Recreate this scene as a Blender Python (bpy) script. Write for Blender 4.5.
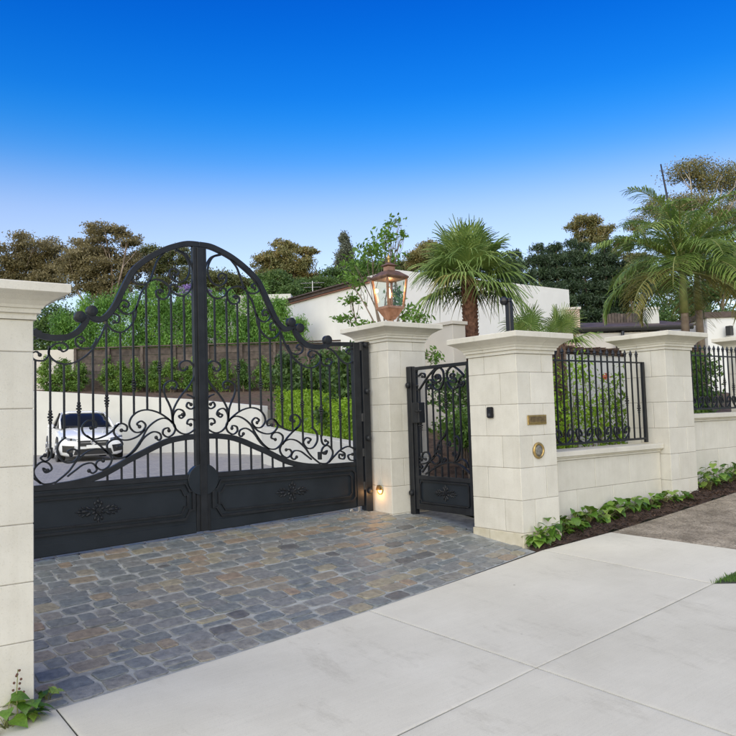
import bpy, bmesh, math, random
import numpy as np
from mathutils import Vector, Matrix

# ------------------------------------------------------------------ clear
for o in list(bpy.data.objects):
    bpy.data.objects.remove(o)
scene = bpy.context.scene
COL = scene.collection
R = math.radians
rnd = random.Random(7)
nrng = np.random.default_rng(11)

# ------------------------------------------------------------------ camera
# X runs along the street wall, Y into the property, Z up; the camera stands at the origin
YAW, PITCH, ROLL = R(53.602), R(3.622), R(-1.737)
fw = Vector((math.cos(YAW)*math.cos(PITCH), math.sin(YAW)*math.cos(PITCH), math.sin(PITCH)))
rt = Vector((math.sin(YAW), -math.cos(YAW), 0))
up = rt.cross(fw)
rt2 = rt*math.cos(ROLL) + up*math.sin(ROLL)
up2 = up*math.cos(ROLL) - rt*math.sin(ROLL)
cam_data = bpy.data.cameras.new('camera')
cam = bpy.data.objects.new('camera', cam_data)
COL.objects.link(cam)
cam.matrix_world = Matrix(((rt2.x, up2.x, -fw.x, 0), (rt2.y, up2.y, -fw.y, 0), (rt2.z, up2.z, -fw.z, 0), (0, 0, 0, 1)))
cam_data.sensor_width = 36.0
cam_data.lens = 36.0*750.0/736.0
cam_data.clip_start = 0.05
cam_data.clip_end = 2000
scene.camera = cam

# ------------------------------------------------------------------ sky, sun, exposure
SUN_ELEV, SUN_BEAR = R(35), R(216)          # bearing measured from +X towards +Y
sun_dir = Vector((math.cos(SUN_ELEV)*math.cos(SUN_BEAR), math.cos(SUN_ELEV)*math.sin(SUN_BEAR), math.sin(SUN_ELEV)))
world = bpy.data.worlds.new('World')
scene.world = world
world.use_nodes = True
wn = world.node_tree
bg = wn.nodes['Background']
sky = wn.nodes.new('ShaderNodeTexSky')
sky.sky_type = 'NISHITA'
sky.sun_disc = False
sky.sun_elevation = SUN_ELEV
sky.sun_rotation = R(90) - SUN_BEAR
sky.air_density = 1.0
sky.dust_density = 1.0
sky.ozone_density = 2.0
# the air clears with height: pale near the horizon, deep blue towards the zenith
geo_w = wn.nodes.new('ShaderNodeTexCoord')
sep_w = wn.nodes.new('ShaderNodeSeparateXYZ')
wn.links.new(geo_w.outputs['Generated'], sep_w.inputs[0])
tint = wn.nodes.new('ShaderNodeValToRGB')
tint.color_ramp.interpolation = 'B_SPLINE'
stops_w = [(0.00,(1.0,0.90,0.86)),(0.17,(1.0,0.89,0.86)),(0.26,(0.98,0.84,0.87)),(0.325,(0.12,0.57,0.92)),(0.40,(0.01,0.43,0.97)),(0.54,(0.0,0.225,0.93)),(1.0,(0.02,0.21,0.72))]
el_w = tint.color_ramp.elements
el_w[0].position, el_w[0].color = stops_w[0][0], (*stops_w[0][1],1)
el_w[1].position, el_w[1].color = stops_w[-1][0], (*stops_w[-1][1],1)
for p_w, c_w in stops_w[1:-1]:
    q_w = el_w.new(p_w); q_w.color = (*c_w,1)
wn.links.new(sep_w.outputs['Z'], tint.inputs['Fac'])
mul_w = wn.nodes.new('ShaderNodeMix'); mul_w.data_type='RGBA'; mul_w.blend_type='MULTIPLY'
mul_w.inputs[0].default_value = 1.0
wn.links.new(sky.outputs['Color'], mul_w.inputs[6]); wn.links.new(tint.outputs['Color'], mul_w.inputs[7])
wn.links.new(mul_w.outputs[2], bg.inputs['Color'])
bg.inputs['Strength'].default_value = 0.125
sun_data = bpy.data.lights.new('sun', 'SUN')
sun = bpy.data.objects.new('sun', sun_data)
COL.objects.link(sun)
sun_data.energy = 2.6
sun_data.angle = R(115)
sun_data.color = (1.0, 0.88, 0.50)
sun.rotation_euler = sun_dir.to_track_quat('Z', 'Y').to_euler()
sun.location = (-8, 6, 14)
scene.view_settings.view_transform = 'Standard'
scene.view_settings.look = 'None'
scene.view_settings.gamma = 1.0
scene.view_settings.use_curve_mapping = False
scene.view_settings.exposure = 0.86
scene.render.engine = 'CYCLES'

# ------------------------------------------------------------------ helpers
def tag(o, label=None, cat=None, group=None, kind=None):
    if label: o['label'] = label
    if cat: o['category'] = cat
    if group: o['group'] = group
    if kind: o['kind'] = kind
    return o

def thing(name, loc, label, cat, group=None):
    o = bpy.data.objects.new(name, None)
    o.empty_display_size = 0.2
    o.location = loc
    COL.objects.link(o)
    return tag(o, label, cat, group)

def root_loc(p):
    v = Vector((0, 0, 0))
    while p is not None:
        v += p.location
        p = p.parent
    return v

def link_mesh(name, me, mat, parent=None, smooth=False):
    o = bpy.data.objects.new(name, me)
    COL.objects.link(o)
    if mat is not None and len(me.materials) == 0: me.materials.append(mat)
    if parent is not None: o.parent = parent
    if smooth:
        me.polygons.foreach_set('use_smooth', [True]*len(me.polygons))
    return o

class MB:
    """collects shapes in world coordinates; build() links them as one mesh object"""
    def __init__(s):
        s.v, s.f = [], []
    def add(s, verts, faces):
        n = len(s.v)
        s.v += [tuple(p) for p in verts]
        s.f += [tuple(i+n for i in f) for f in faces]
        return s
    def box(s, x0, x1, y0, y1, z0, z1):
        return s.add([(x0,y0,z0),(x1,y0,z0),(x1,y1,z0),(x0,y1,z0),(x0,y0,z1),(x1,y0,z1),(x1,y1,z1),(x0,y1,z1)],
                     [(3,2,1,0),(4,5,6,7),(0,1,5,4),(1,2,6,5),(2,3,7,6),(3,0,4,7)])
    def prism(s, poly, axis, a, b):
        """extrude a 2D polygon (list of pairs) along axis 'x','y' or 'z' between a and b"""
        def P(p, t):
            return (t,p[0],p[1]) if axis=='x' else ((p[0],t,p[1]) if axis=='y' else (p[0],p[1],t))
        n = len(poly)
        v = [P(p,a) for p in poly] + [P(p,b) for p in poly]
        f = [tuple(range(n-1,-1,-1)), tuple(range(n,2*n))] + [(i,(i+1)%n,n+(i+1)%n,n+i) for i in range(n)]
        return s.add(v, f)
    def rings(s, rings, cap=True, close=True):
        n = len(rings[0]); v = [p for r in rings for p in r]; f = []
        for k in range(len(rings)-1):
            for i in range(n if close else n-1):
                j = (i+1) % n
                f.append((k*n+i, k*n+j, (k+1)*n+j, (k+1)*n+i))
        if cap:
            f.append(tuple(range(n-1,-1,-1))); m=(len(rings)-1)*n
            f.append(tuple(range(m, m+n)))
        return s.add(v, f)
    def tube(s, pts, rad, seg=6):
        pts = [Vector(p) for p in pts]
        if not hasattr(rad, '__len__'): rad = [rad]*len(pts)
        rings = []
        ref = Vector((0.12,0.23,1)).normalized()
        for i,p in enumerate(pts):
            t = (pts[min(i+1,len(pts)-1)] - pts[max(i-1,0)])
            t = t.normalized() if t.length > 1e-9 else Vector((0,0,1))
            a = t.cross(ref)
            if a.length < 0.1: a = t.cross(Vector((1,0,0)))
            a.normalize(); b = t.cross(a)
            rings.append([p + (a*math.cos(q)+b*math.sin(q))*rad[i] for q in [2*math.pi*k/seg for k in range(seg)]])
        return s.rings(rings)
    def lathe(s, c, prof, seg=16, axis='z'):
        rings = []
        for (r,h) in prof:
            ring = []
            for k in range(seg):
                a = 2*math.pi*k/seg
                u,w = r*math.cos(a), r*math.sin(a)
                if axis=='z': ring.append((c[0]+u, c[1]+w, c[2]+h))
                elif axis=='y': ring.append((c[0]+w, c[1]+h, c[2]+u))
                else: ring.append((c[0]+h, c[1]+u, c[2]+w))
            rings.append(ring)
        return s.rings(rings)
    def ball(s, c, r, seg=8, sc=(1,1,1)):
        rings=[]
        n=max(4,seg//2+1)
        for i in range(n+1):
            th=math.pi*i/n
            rr=max(r*math.sin(th),1e-4); h=-r*math.cos(th)
            rings.append([(c[0]+sc[0]*rr*math.cos(2*math.pi*k/seg),c[1]+sc[1]*rr*math.sin(2*math.pi*k/seg),c[2]+sc[2]*h) for k in range(seg)])
        return s.rings(rings)
    def flat_bar(s, pts2, w, d, plane, at, close=False):
        """sweep a flat bar along a polyline lying in a vertical plane. plane 'y': pts (x,z) at y=at; plane 'x': pts (y,z) at x=at"""
        n=len(pts2); rings=[]
        for i,(a,b) in enumerate(pts2):
            p0=pts2[(i-1)%n] if close else pts2[max(i-1,0)]
            p1=pts2[(i+1)%n] if close else pts2[min(i+1,n-1)]
            tx,tz=p1[0]-p0[0],p1[1]-p0[1]; L=math.hypot(tx,tz) or 1
            nx,nz=-tz/L*w/2,tx/L*w/2
            if close:
                q0=(a-p0[0],b-p0[1]); q1=(p1[0]-a,p1[1]-b)
                l0=math.hypot(*q0) or 1; l1=math.hypot(*q1) or 1
                c=(q0[0]*q1[0]+q0[1]*q1[1])/(l0*l1)
                m=1/max(0.5,math.sqrt((1+c)/2)); nx*=m; nz*=m
            c4=[(a+nx,b+nz,-d/2),(a+nx,b+nz,d/2),(a-nx,b-nz,d/2),(a-nx,b-nz,-d/2)]
            if plane=='y': rings.append([(u,at+h,z) for u,z,h in c4])
            else: rings.append([(at+h,u,z) for u,z,h in c4])
        if close:
            rings.append(rings[0])
            return s.rings(rings, cap=False)
        return s.rings(rings)
    def build(s, name, mat, parent=None, smooth=False, bevel=0, seg=1):
        off = root_loc(parent)
        me = bpy.data.meshes.new(name)
        me.from_pydata([(x-off.x,y-off.y,z-off.z) for x,y,z in s.v], [], s.f)
        bm = bmesh.new(); bm.from_mesh(me)
        bmesh.ops.recalc_face_normals(bm, faces=bm.faces)
        if bevel:
            bmesh.ops.bevel(bm, geom=[e for e in bm.edges if e.calc_face_angle(0) > 0.6], offset=bevel, segments=seg, affect='EDGES', clamp_overlap=True)
        bm.to_mesh(me); bm.free()
        o = link_mesh(name, me, mat, parent, smooth)
        return o

def one(name, shape, mat, label, cat, group=None, **kw):
    return tag(shape.build(name, mat, **kw), label, cat, group)

def catmull(pts, n=5):
    out=[]
    P=[pts[0]]+list(pts)+[pts[-1]]
    for i in range(1,len(P)-2):
        p0,p1,p2,p3=P[i-1],P[i],P[i+1],P[i+2]
        for k in range(n):
            t=k/n
            out.append(tuple(0.5*((2*p1[d])+(-p0[d]+p2[d])*t+(2*p0[d]-5*p1[d]+4*p2[d]-p3[d])*t*t+(-p0[d]+3*p1[d]-3*p2[d]+p3[d])*t**3) for d in range(len(p1))))
    out.append(tuple(pts[-1]))
    return out

def lerp(xs, ys, x):
    return float(np.interp(x, xs, ys))

# ------------------------------------------------------------------ materials
def new_mat(name):
    m = bpy.data.materials.new(name); m.use_nodes = True
    nt = m.node_tree; return m, nt, nt.nodes['Principled BSDF']
def ramp(nt, stops):
    r = nt.nodes.new('ShaderNodeValToRGB')
    e = r.color_ramp.elements
    e[0].position, e[0].color = stops[0][0], (*stops[0][1],1)
    e[1].position, e[1].color = stops[-1][0], (*stops[-1][1],1)
    for p,c in stops[1:-1]:
        q = e.new(p); q.color = (*c,1)
    return r
def coords(nt, kind='Object', scale=None):
    tc = nt.nodes.new('ShaderNodeTexCoord'); out = tc.outputs[kind]
    if scale:
        mp = nt.nodes.new('ShaderNodeMapping'); mp.inputs['Scale'].default_value = scale
        nt.links.new(out, mp.inputs['Vector']); out = mp.outputs['Vector']
    return out
def noise(nt, vec, scale, detail=4, rough=0.55):
    n = nt.nodes.new('ShaderNodeTexNoise')
    n.inputs['Scale'].default_value = scale; n.inputs['Detail'].default_value = detail; n.inputs['Roughness'].default_value = rough
    nt.links.new(vec, n.inputs['Vector']); return n.outputs['Fac']
def mixc(nt, fac, a, b, mode='MIX'):
    m = nt.nodes.new('ShaderNodeMix'); m.data_type='RGBA'; m.blend_type=mode
    for sock,val in ((m.inputs[0],fac),(m.inputs[6],a),(m.inputs[7],b)):
        if hasattr(val,'is_linked') or hasattr(val,'links'): nt.links.new(val, sock)
        elif isinstance(val,(int,float)): sock.default_value = val
        else: sock.default_value = (*val,1)
    return m.outputs[2]
def bump(nt, bsdf, height, strength, dist):
    b = nt.nodes.new('ShaderNodeBump'); b.inputs['Strength'].default_value=strength; b.inputs['Distance'].default_value=dist
    nt.links.new(height, b.inputs['Height']); nt.links.new(b.outputs['Normal'], bsdf.inputs['Normal'])
def world_pos(nt):
    g = nt.nodes.new('ShaderNodeNewGeometry'); return g.outputs['Position']
def obj_random(nt):
    return nt.nodes.new('ShaderNodeObjectInfo').outputs['Random']

def mat_noise(name, c0, c1, scale=6, rough=0.8, bscale=60, bstr=0.25, bdist=0.004, randomise=0.0, stain=None, stain_scale=0.8, metal=0.0, lo=0.35, hi=0.65):
    m,nt,b = new_mat(name); p = world_pos(nt)
    r = ramp(nt, [(lo,c0),(hi,c1)]); nt.links.new(noise(nt,p,scale,6), r.inputs['Fac'])
    col = r.outputs['Color']
    if stain:
        sr = ramp(nt, [(0.52,(0,0,0)),(0.72,(1,1,1))]); nt.links.new(noise(nt,p,stain_scale,8,0.65), sr.inputs['Fac'])
        mm = nt.nodes.new('ShaderNodeMath'); mm.operation='MULTIPLY'; mm.inputs[1].default_value=0.55
        nt.links.new(sr.outputs['Color'], mm.inputs[0])
        col = mixc(nt, mm.outputs[0], col, stain)
    if randomise:
        rr = ramp(nt, [(0,(1-randomise,)*3),(1,(1+randomise*0.3,)*3)]); nt.links.new(obj_random(nt), rr.inputs['Fac'])
        col = mixc(nt, 1.0, col, rr.outputs['Color'], 'MULTIPLY')
    nt.links.new(col, b.inputs['Base Color'])
    b.inputs['Roughness'].default_value = rough; b.inputs['Metallic'].default_value = metal
    if bstr: bump(nt, b, noise(nt,p,bscale,5), bstr, bdist)
    return m

def mat_plain(name, c, rough=0.5, metal=0.0, bscale=0, bstr=0.1, bdist=0.002):
    m,nt,b = new_mat(name)
    b.inputs['Base Color'].default_value=(*c,1); b.inputs['Roughness'].default_value=rough; b.inputs['Metallic'].default_value=metal
    if bscale: bump(nt, b, noise(nt, world_pos(nt), bscale, 4), bstr, bdist)
    return m

def mat_leaf(name, stops, rough=0.5, trans=0.35, gain=1.3):
    m,nt,b = new_mat(name)
    g = nt.nodes.new('ShaderNodeNewGeometry')
    stops=[(p,tuple(min(0.6,q*gain) for q in c)) for p,c in stops]
    r = ramp(nt, stops); 
    ad = nt.nodes.new('ShaderNodeMath'); ad.operation='MULTIPLY_ADD'; ad.inputs[1].default_value=0.34; 
    nt.links.new(g.outputs['Random Per Island'], ad.inputs[0])
    n2 = nt.nodes.new('ShaderNodeMath'); n2.operation='MULTIPLY_ADD'; n2.inputs[1].default_value=1.3; n2.inputs[2].default_value=-0.32
    nt.links.new(noise(nt, g.outputs['Position'], 1.3, 3), n2.inputs[0])
    nt.links.new(n2.outputs[0], ad.inputs[2])
    nt.links.new(ad.outputs[0], r.inputs['Fac'])
    nt.links.new(r.outputs['Color'], b.inputs['Base Color'])
    b.inputs['Roughness'].default_value=rough
    t = nt.nodes.new('ShaderNodeBsdfTranslucent'); nt.links.new(r.outputs['Color'], t.inputs['Color'])
    mx = nt.nodes.new('ShaderNodeMixShader'); mx.inputs['Fac'].default_value=trans
    nt.links.new(b.outputs[0], mx.inputs[1]); nt.links.new(t.outputs[0], mx.inputs[2])
    nt.links.new(mx.outputs[0], nt.nodes['Material Output'].inputs['Surface'])
    return m

def mat_glass(name, tint=(0.95,0.97,0.96), refl=0.05, rough=0.02):
    m,nt,b = new_mat(name); nt.nodes.remove(b)
    tr = nt.nodes.new('ShaderNodeBsdfTransparent'); tr.inputs['Color'].default_value=(*tint,1)
    gl = nt.nodes.new('ShaderNodeBsdfGlossy'); gl.inputs['Roughness'].default_value=rough
    mx = nt.nodes.new('ShaderNodeMixShader'); mx.inputs[0].default_value = refl
    nt.links.new(tr.outputs[0], mx.inputs[1]); nt.links.new(gl.outputs[0], mx.inputs[2])
    nt.links.new(mx.outputs[0], nt.nodes['Material Output'].inputs['Surface'])
    return m

def mat_emit(name, c, s):
    m,nt,b = new_mat(name)
    b.inputs['Base Color'].default_value=(*c,1)
    b.inputs['Emission Color'].default_value=(*c,1); b.inputs['Emission Strength'].default_value=s
    return m

def mat_stone(name, c0, c1, stain, var=0.07, streak=0.035):
    m,nt,b = new_mat(name); p = world_pos(nt)
    r = ramp(nt, [(0.32,c0),(0.68,c1)]); nt.links.new(noise(nt,p,5,8,0.6), r.inputs['Fac'])
    col = r.outputs['Color']
    # rain streaks: noise stretched down the face
    mp = nt.nodes.new('ShaderNodeMapping'); mp.inputs['Scale'].default_value=(14,14,0.9); nt.links.new(p, mp.inputs['Vector'])
    sr = ramp(nt, [(0.50,(1,1,1)),(0.74,(1-streak*1.6,1-streak*1.8,1-streak*2.2))]); nt.links.new(noise(nt,mp.outputs['Vector'],1.0,6,0.6), sr.inputs['Fac'])
    col = mixc(nt, 1.0, col, sr.outputs['Color'], 'MULTIPLY')
    # pores and soft patches
    pr = ramp(nt, [(0.30,(0.80,0.79,0.76)),(0.40,(1,1,1))]); nt.links.new(noise(nt,p,120,3,0.5), pr.inputs['Fac'])
    col = mixc(nt, 0.6, col, pr.outputs['Color'], 'MULTIPLY')
    st = ramp(nt, [(0.55,(0,0,0)),(0.75,(1,1,1))]); nt.links.new(noise(nt,p,1.7,9,0.7), st.inputs['Fac'])
    mm = nt.nodes.new('ShaderNodeMath'); mm.operation='MULTIPLY'; mm.inputs[1].default_value=0.5; nt.links.new(st.outputs['Color'], mm.inputs[0])
    col = mixc(nt, mm.outputs[0], col, stain)
    rr = ramp(nt, [(0,(1-var,1-var,1-var*1.15)),(1,(1+var*0.4,)*3)]); nt.links.new(obj_random(nt), rr.inputs['Fac'])
    col = mixc(nt, 1.0, col, rr.outputs['Color'], 'MULTIPLY')
    nt.links.new(col, b.inputs['Base Color']); b.inputs['Roughness'].default_value=0.85
    bump(nt, b, noise(nt,p,70,6,0.65), 0.35, 0.004)
    return m
LIME = mat_stone('limestone', (0.57,0.543,0.478), (0.64,0.613,0.545), (0.51,0.485,0.41))
LIME_PL = mat_noise('limestone_weathered', (0.48,0.44,0.33), (0.58,0.54,0.44), 7, 0.9, 70, 0.3, 0.004, 0.06, (0.42,0.36,0.25), 2.5)
MORTAR = mat_noise('pale_mortar', (0.26,0.24,0.205), (0.33,0.31,0.27), 20, 0.95, 120, 0.3)
def mat_concrete():
    m,nt,b = new_mat('concrete'); p = world_pos(nt)
    r = ramp(nt, [(0.30,(0.51,0.49,0.42)),(0.70,(0.62,0.60,0.525))]); nt.links.new(noise(nt,p,0.9,9,0.68), r.inputs['Fac'])
    col = r.outputs['Color']
    mp = nt.nodes.new('ShaderNodeMapping'); mp.inputs['Scale'].default_value=(3,130,3); mp.inputs['Rotation'].default_value=(0,0,R(4)); nt.links.new(p, mp.inputs['Vector'])
    bs = noise(nt,mp.outputs['Vector'],1.0,4,0.6)               # broom strokes
    br = ramp(nt, [(0.3,(0.96,0.96,0.96)),(0.7,(1.03,1.03,1.03))]); nt.links.new(bs, br.inputs['Fac'])
    col = mixc(nt, 1.0, col, br.outputs['Color'], 'MULTIPLY')
    sp = ramp(nt, [(0.28,(0.72,0.71,0.69)),(0.42,(1,1,1)),(0.8,(1.06,1.06,1.06))]); nt.links.new(noise(nt,p,210,3,0.6), sp.inputs['Fac'])
    col = mixc(nt, 0.8, col, sp.outputs['Color'], 'MULTIPLY')
    # scuffs and faint tyre dirt with a grain of their own
    mp2 = nt.nodes.new('ShaderNodeMapping'); mp2.inputs['Scale'].default_value=(2.2,0.8,1); mp2.inputs['Rotation'].default_value=(0,0,R(62)); nt.links.new(p, mp2.inputs['Vector'])
    st = ramp(nt, [(0.55,(1,1,1)),(0.70,(0.80,0.79,0.775))]); nt.links.new(noise(nt,mp2.outputs['Vector'],1.6,12,0.78), st.inputs['Fac'])
    col = mixc(nt, 1.0, col, st.outputs['Color'], 'MULTIPLY')
    vo = nt.nodes.new('ShaderNodeTexVoronoi'); vo.inputs['Scale'].default_value=2.3; nt.links.new(p, vo.inputs['Vector'])
    vr = ramp(nt, [(0.012,(0.35,0.33,0.30)),(0.028,(1,1,1))]); nt.links.new(vo.outputs['Distance'], vr.inputs['Fac'])
    col = mixc(nt, 0.8, col, vr.outputs['Color'], 'MULTIPLY')
    rr = ramp(nt, [(0,(0.95,0.95,0.945)),(1,(1.04,1.04,1.04))]); nt.links.new(obj_random(nt), rr.inputs['Fac'])
    col = mixc(nt, 1.0, col, rr.outputs['Color'], 'MULTIPLY')
    nt.links.new(col, b.inputs['Base Color']); b.inputs['Roughness'].default_value=0.8
    bump(nt, b, bs, 0.25, 0.003)
    return m
CONC = mat_concrete()
CONC_J = mat_noise('joint_filler', (0.02,0.02,0.02), (0.06,0.06,0.055), 12, 0.95, 80, 0.3)
IRON = mat_noise('black_iron_paint', (0.009,0.010,0.013), (0.017,0.019,0.023), 8, 0.42, 140, 0.08, 0.001)
IRON_P = mat_noise('black_steel_panel', (0.010,0.014,0.019), (0.016,0.021,0.028), 3, 0.38, 6, 0.05, 0.004)
BRASS = mat_noise('aged_brass', (0.36,0.25,0.09), (0.50,0.36,0.15), 30, 0.42, 90, 0.2, 0.001, metal=0.8)
BRASS_D = mat_noise('dark_brass', (0.14,0.10,0.05), (0.24,0.17,0.08), 30, 0.5, 90, 0.2, 0.001, metal=0.6)
COPPER = mat_noise('copper', (0.42,0.21,0.12), (0.62,0.34,0.21), 14, 0.42, 60, 0.15, 0.001, metal=0.85)
COPPER_D = mat_noise('dark_copper', (0.12,0.075,0.05), (0.24,0.14,0.09), 14, 0.55, 60, 0.2, 0.001, metal=0.5)
GLASS = mat_glass('lantern_glass')
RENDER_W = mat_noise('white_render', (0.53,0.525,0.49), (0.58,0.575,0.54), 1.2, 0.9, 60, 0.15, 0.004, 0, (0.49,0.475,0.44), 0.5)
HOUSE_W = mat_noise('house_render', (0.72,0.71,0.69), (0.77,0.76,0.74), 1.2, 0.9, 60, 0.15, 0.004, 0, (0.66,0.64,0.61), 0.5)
RENDER_P = mat_noise('cream_render', (0.53,0.49,0.44), (0.58,0.54,0.49), 1.2, 0.9, 60, 0.15, 0.004, 0, (0.50,0.46,0.41), 0.6)
MULCH = mat_noise('bark_mulch', (0.022,0.013,0.009), (0.085,0.047,0.030), 34, 0.95, 60, 1.0, 0.03)
SOIL = mat_noise('garden_soil', (0.05,0.03,0.02), (0.13,0.085,0.06), 9, 0.95, 40, 0.8, 0.03, 0, (0.05,0.08,0.025), 0.7)
GRASSG = mat_noise('rough_grass', (0.035,0.06,0.015), (0.09,0.12,0.035), 0.6, 0.95, 8, 0.8, 0.05)
TIMBER = mat_noise('weathered_sleeper', (0.065,0.050,0.042), (0.135,0.105,0.088), 7, 0.85, 40, 0.5, 0.006, 0.35)
BARK = mat_noise('grey_bark', (0.14,0.10,0.075), (0.30,0.24,0.19), 3, 0.9, 14, 0.7, 0.03)
BARK_PALE = mat_noise('pale_gum_bark', (0.36,0.30,0.24), (0.56,0.50,0.43), 2, 0.8, 9, 0.4, 0.02)
DARKROOF = mat_noise('dark_roof', (0.05,0.035,0.03), (0.10,0.07,0.06), 4, 0.7, 30, 0.3)

for m_ in (IRON,IRON_P): m_.node_tree.nodes['Principled BSDF'].inputs['Specular IOR Level'].default_value=0.32

# ------------------------------------------------------------------ ground levels
def zf(x):
    x = max(x, -2.5)
    return -1.30 + 0.058*(x-5.4) + 0.0035*(x-5.4)**2
EDGE_X = [-6, 1.05, 2.19, 3.28, 5.40, 5.55, 6.46, 9.0, 16.0]
EDGE_Y = [3.78, 4.335, 4.435, 4.535, 4.80, 4.765, 4.735, 4.75, 4.85]
JOIN_X = [-6, 1.0, 2.25, 3.40, 4.04, 5.6, 6.1]
JOIN_Y = [2.25, 2.83, 2.94, 3.05, 3.10, 3.19, 3.2]
def E_(x): return lerp(EDGE_X, EDGE_Y, x)
def J_(x): return lerp(JOIN_X, JOIN_Y, x)
def zp(x, y): return zf(x) + 0.05*(y-4.9)                # footpath
def zg(x): return lerp([-4,1.5,3.1,5.0,6.5,9], [-1.22,-1.175,-1.125,-1.085,-1.06,-1.03], x)   # along the gate line
def zc(x, y):                                            # cobbled forecourt and drive
    e = E_(x)
    if y <= 7.05:
        t = (y-e)/(7.05-e)
        return zp(x,e)*(1-t) + zg(x)*t
    return zg(x) + (-1.0-zg(x))*min(1.0,(y-7.05)/10.0)

def grid_sheet(name, mat, xs, ys, zfun, thick=0, parent=None, kind='structure', xy=None):
    v=[];f=[];nx=len(xs);ny=len(ys)
    for j,y in enumerate(ys):
        for i,x in enumerate(xs):
            X,Y = xy(x,y) if xy else (x,y)
            v.append((X,Y,zfun(X,Y)))
    for j in range(ny-1):
        for i in range(nx-1):
            a=j*nx+i; f.append((a,a+1,a+nx+1,a+nx))
    if thick:
        b=len(v); v+= [(x,y,z-thick) for x,y,z in v]
        ring=[i for i in range(nx)]+[j*nx+nx-1 for j in range(1,ny)]+[(ny-1)*nx+i for i in range(nx-2,-1,-1)]+[j*nx for j in range(ny-2,0,-1)]
        for k in range(len(ring)):
            p,q=ring[k],ring[(k+1)%len(ring)]
            f.append((p,p+b,q+b,q))
    m=MB(); m.add(v,f)
    o=m.build(name, mat, parent)
    if kind: o['kind']=kind
    return o

def smooth(a,b,x):
    t=min(1,max(0,(x-a)/(b-a))); return t*t*(3-2*t)
def hg(x,y):
    d = max(y-(24+0.35*max(0,-x)), (x-26)*0.9 + max(0,(8-y))*0.2)
    return -2.45 + 0.95*smooth(5.5,8.5,y-0.02*x) + 3.4*smooth(2,26,d) + 0.02*max(0,d-26)
xs = [-400,-200,-100,-60,-40]+list(range(-30,61,3))+[70,90,130,200,400]
ys = [-300,-150,-80,-40,-20,-10,-5,0,3,5,6,7,8,9,11]+list(range(14,80,3))+[90,120,180,300,600]
grid_sheet('ground', GRASSG, xs, ys, hg)

# road behind the photographer, below the footpath
ASPHALT = mat_noise('asphalt', (0.04,0.04,0.042),(0.065,0.065,0.066), 20, 0.9, 150, 0.5, 0.006)
grid_sheet('road', ASPHALT, [-60,-30,-15,-8,-4,0,4,8,12,16,30], [-9,-6,-3,-1.15], lambda x,y: zf(min(x,14))+0.05*(-1.15-4.9)-0.14-0.01*abs(y+4))
m=MB()
for i in range(-8,14,2):
    m.rings([[(X,-1.15,zp(X,-1.15)-0.2),(X,-0.98,zp(X,-1.15)-0.2),(X,-0.98,zp(X,-1.0)),(X,-1.12,zp(X,-1.15)-0.01)] for X in (i+0.006,i+1.994)])
o=m.build('kerb', CONC); o['kind']='structure'

# footpath: filler bed and separate slabs
path = grid_sheet('footpath', CONC_J, [i*0.7 for i in range(-9,10)]+[6.5], [i/6 for i in range(7)], lambda x,y: zp(x,y)-0.0075,
                  xy=lambda x,t: (x, -0.98+(E_(x)-0.004+0.98)*t))
def slab(c, name='slab', mat=CONC, n=6, drop=0.0, parent=path):
    """c: four plan corners counter-clockwise from lower left"""
    (ax,ay),(bx,by),(cx,cy),(dx,dy)=c
    def xy(u,v):
        return ((ax*(1-u)+bx*u)*(1-v)+(dx*(1-u)+cx*u)*v, (ay*(1-u)+by*u)*(1-v)+(dy*(1-u)+cy*u)*v)
    g=0.0042
    def shrink(u,v):
        x,y=xy(u,v); mx,my=xy(0.5,0.5); L=math.hypot(x-mx,y-my) or 1
        return (x+(mx-x)*g*1.3/L, y+(my-y)*g*1.3/L)
    q=[0.0,0.006,0.014]+[i/n for i in range(1,n)]+[0.986,0.994,1.0]
    pts={}
    def sh(u,v):
        x,y=shrink(u,v); e=min(u,1-u,v,1-v); pts[(round(x,5),round(y,5))]=0.0022 if e<1e-6 else (0.0006 if e<0.007 else 0.0)
        return x,y
    o=grid_sheet(name, mat, q, q, lambda x,y: zp(x,y)-drop-pts[(round(x,5),round(y,5))], 0.03-drop*0.5, parent, None, sh)
    o.location = Vector((0,0,0))
    return o
tops=[-5.2,-3.1,-1.05,1.055,3.285,5.49]
jx=[-5.2,-3.1,-1.03,1.085,3.40,5.60]
for i in range(5):
    slab([(jx[i],J_(jx[i])),(jx[i+1],J_(jx[i+1])),(tops[i+1],E_(tops[i+1])),(tops[i],E_(tops[i]))])
slab([(5.60,3.19),(6.68,3.28),(6.46,4.735),(5.49,E_(5.49))])
lx=[-5.0,-2.95,-0.9,1.19,3.56]
for i in range(4):
    slab([(lx[i],0.9),(lx[i+1],0.9),(jx[i+1],J_(jx[i+1])),(jx[i],J_(jx[i]))])
slab([(3.56,0.9),(8.1,0.9),(5.60,3.19),(3.40,J_(3.40))])
for i in range(4):
    slab([(lx[i]+0.05,-0.98),(lx[i+1]+0.05,-0.98),(lx[i+1],0.9),(lx[i],0.9)])
slab([(3.61,-0.98),(8.4,-0.98),(8.1,0.9),(3.56,0.9)])

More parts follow.
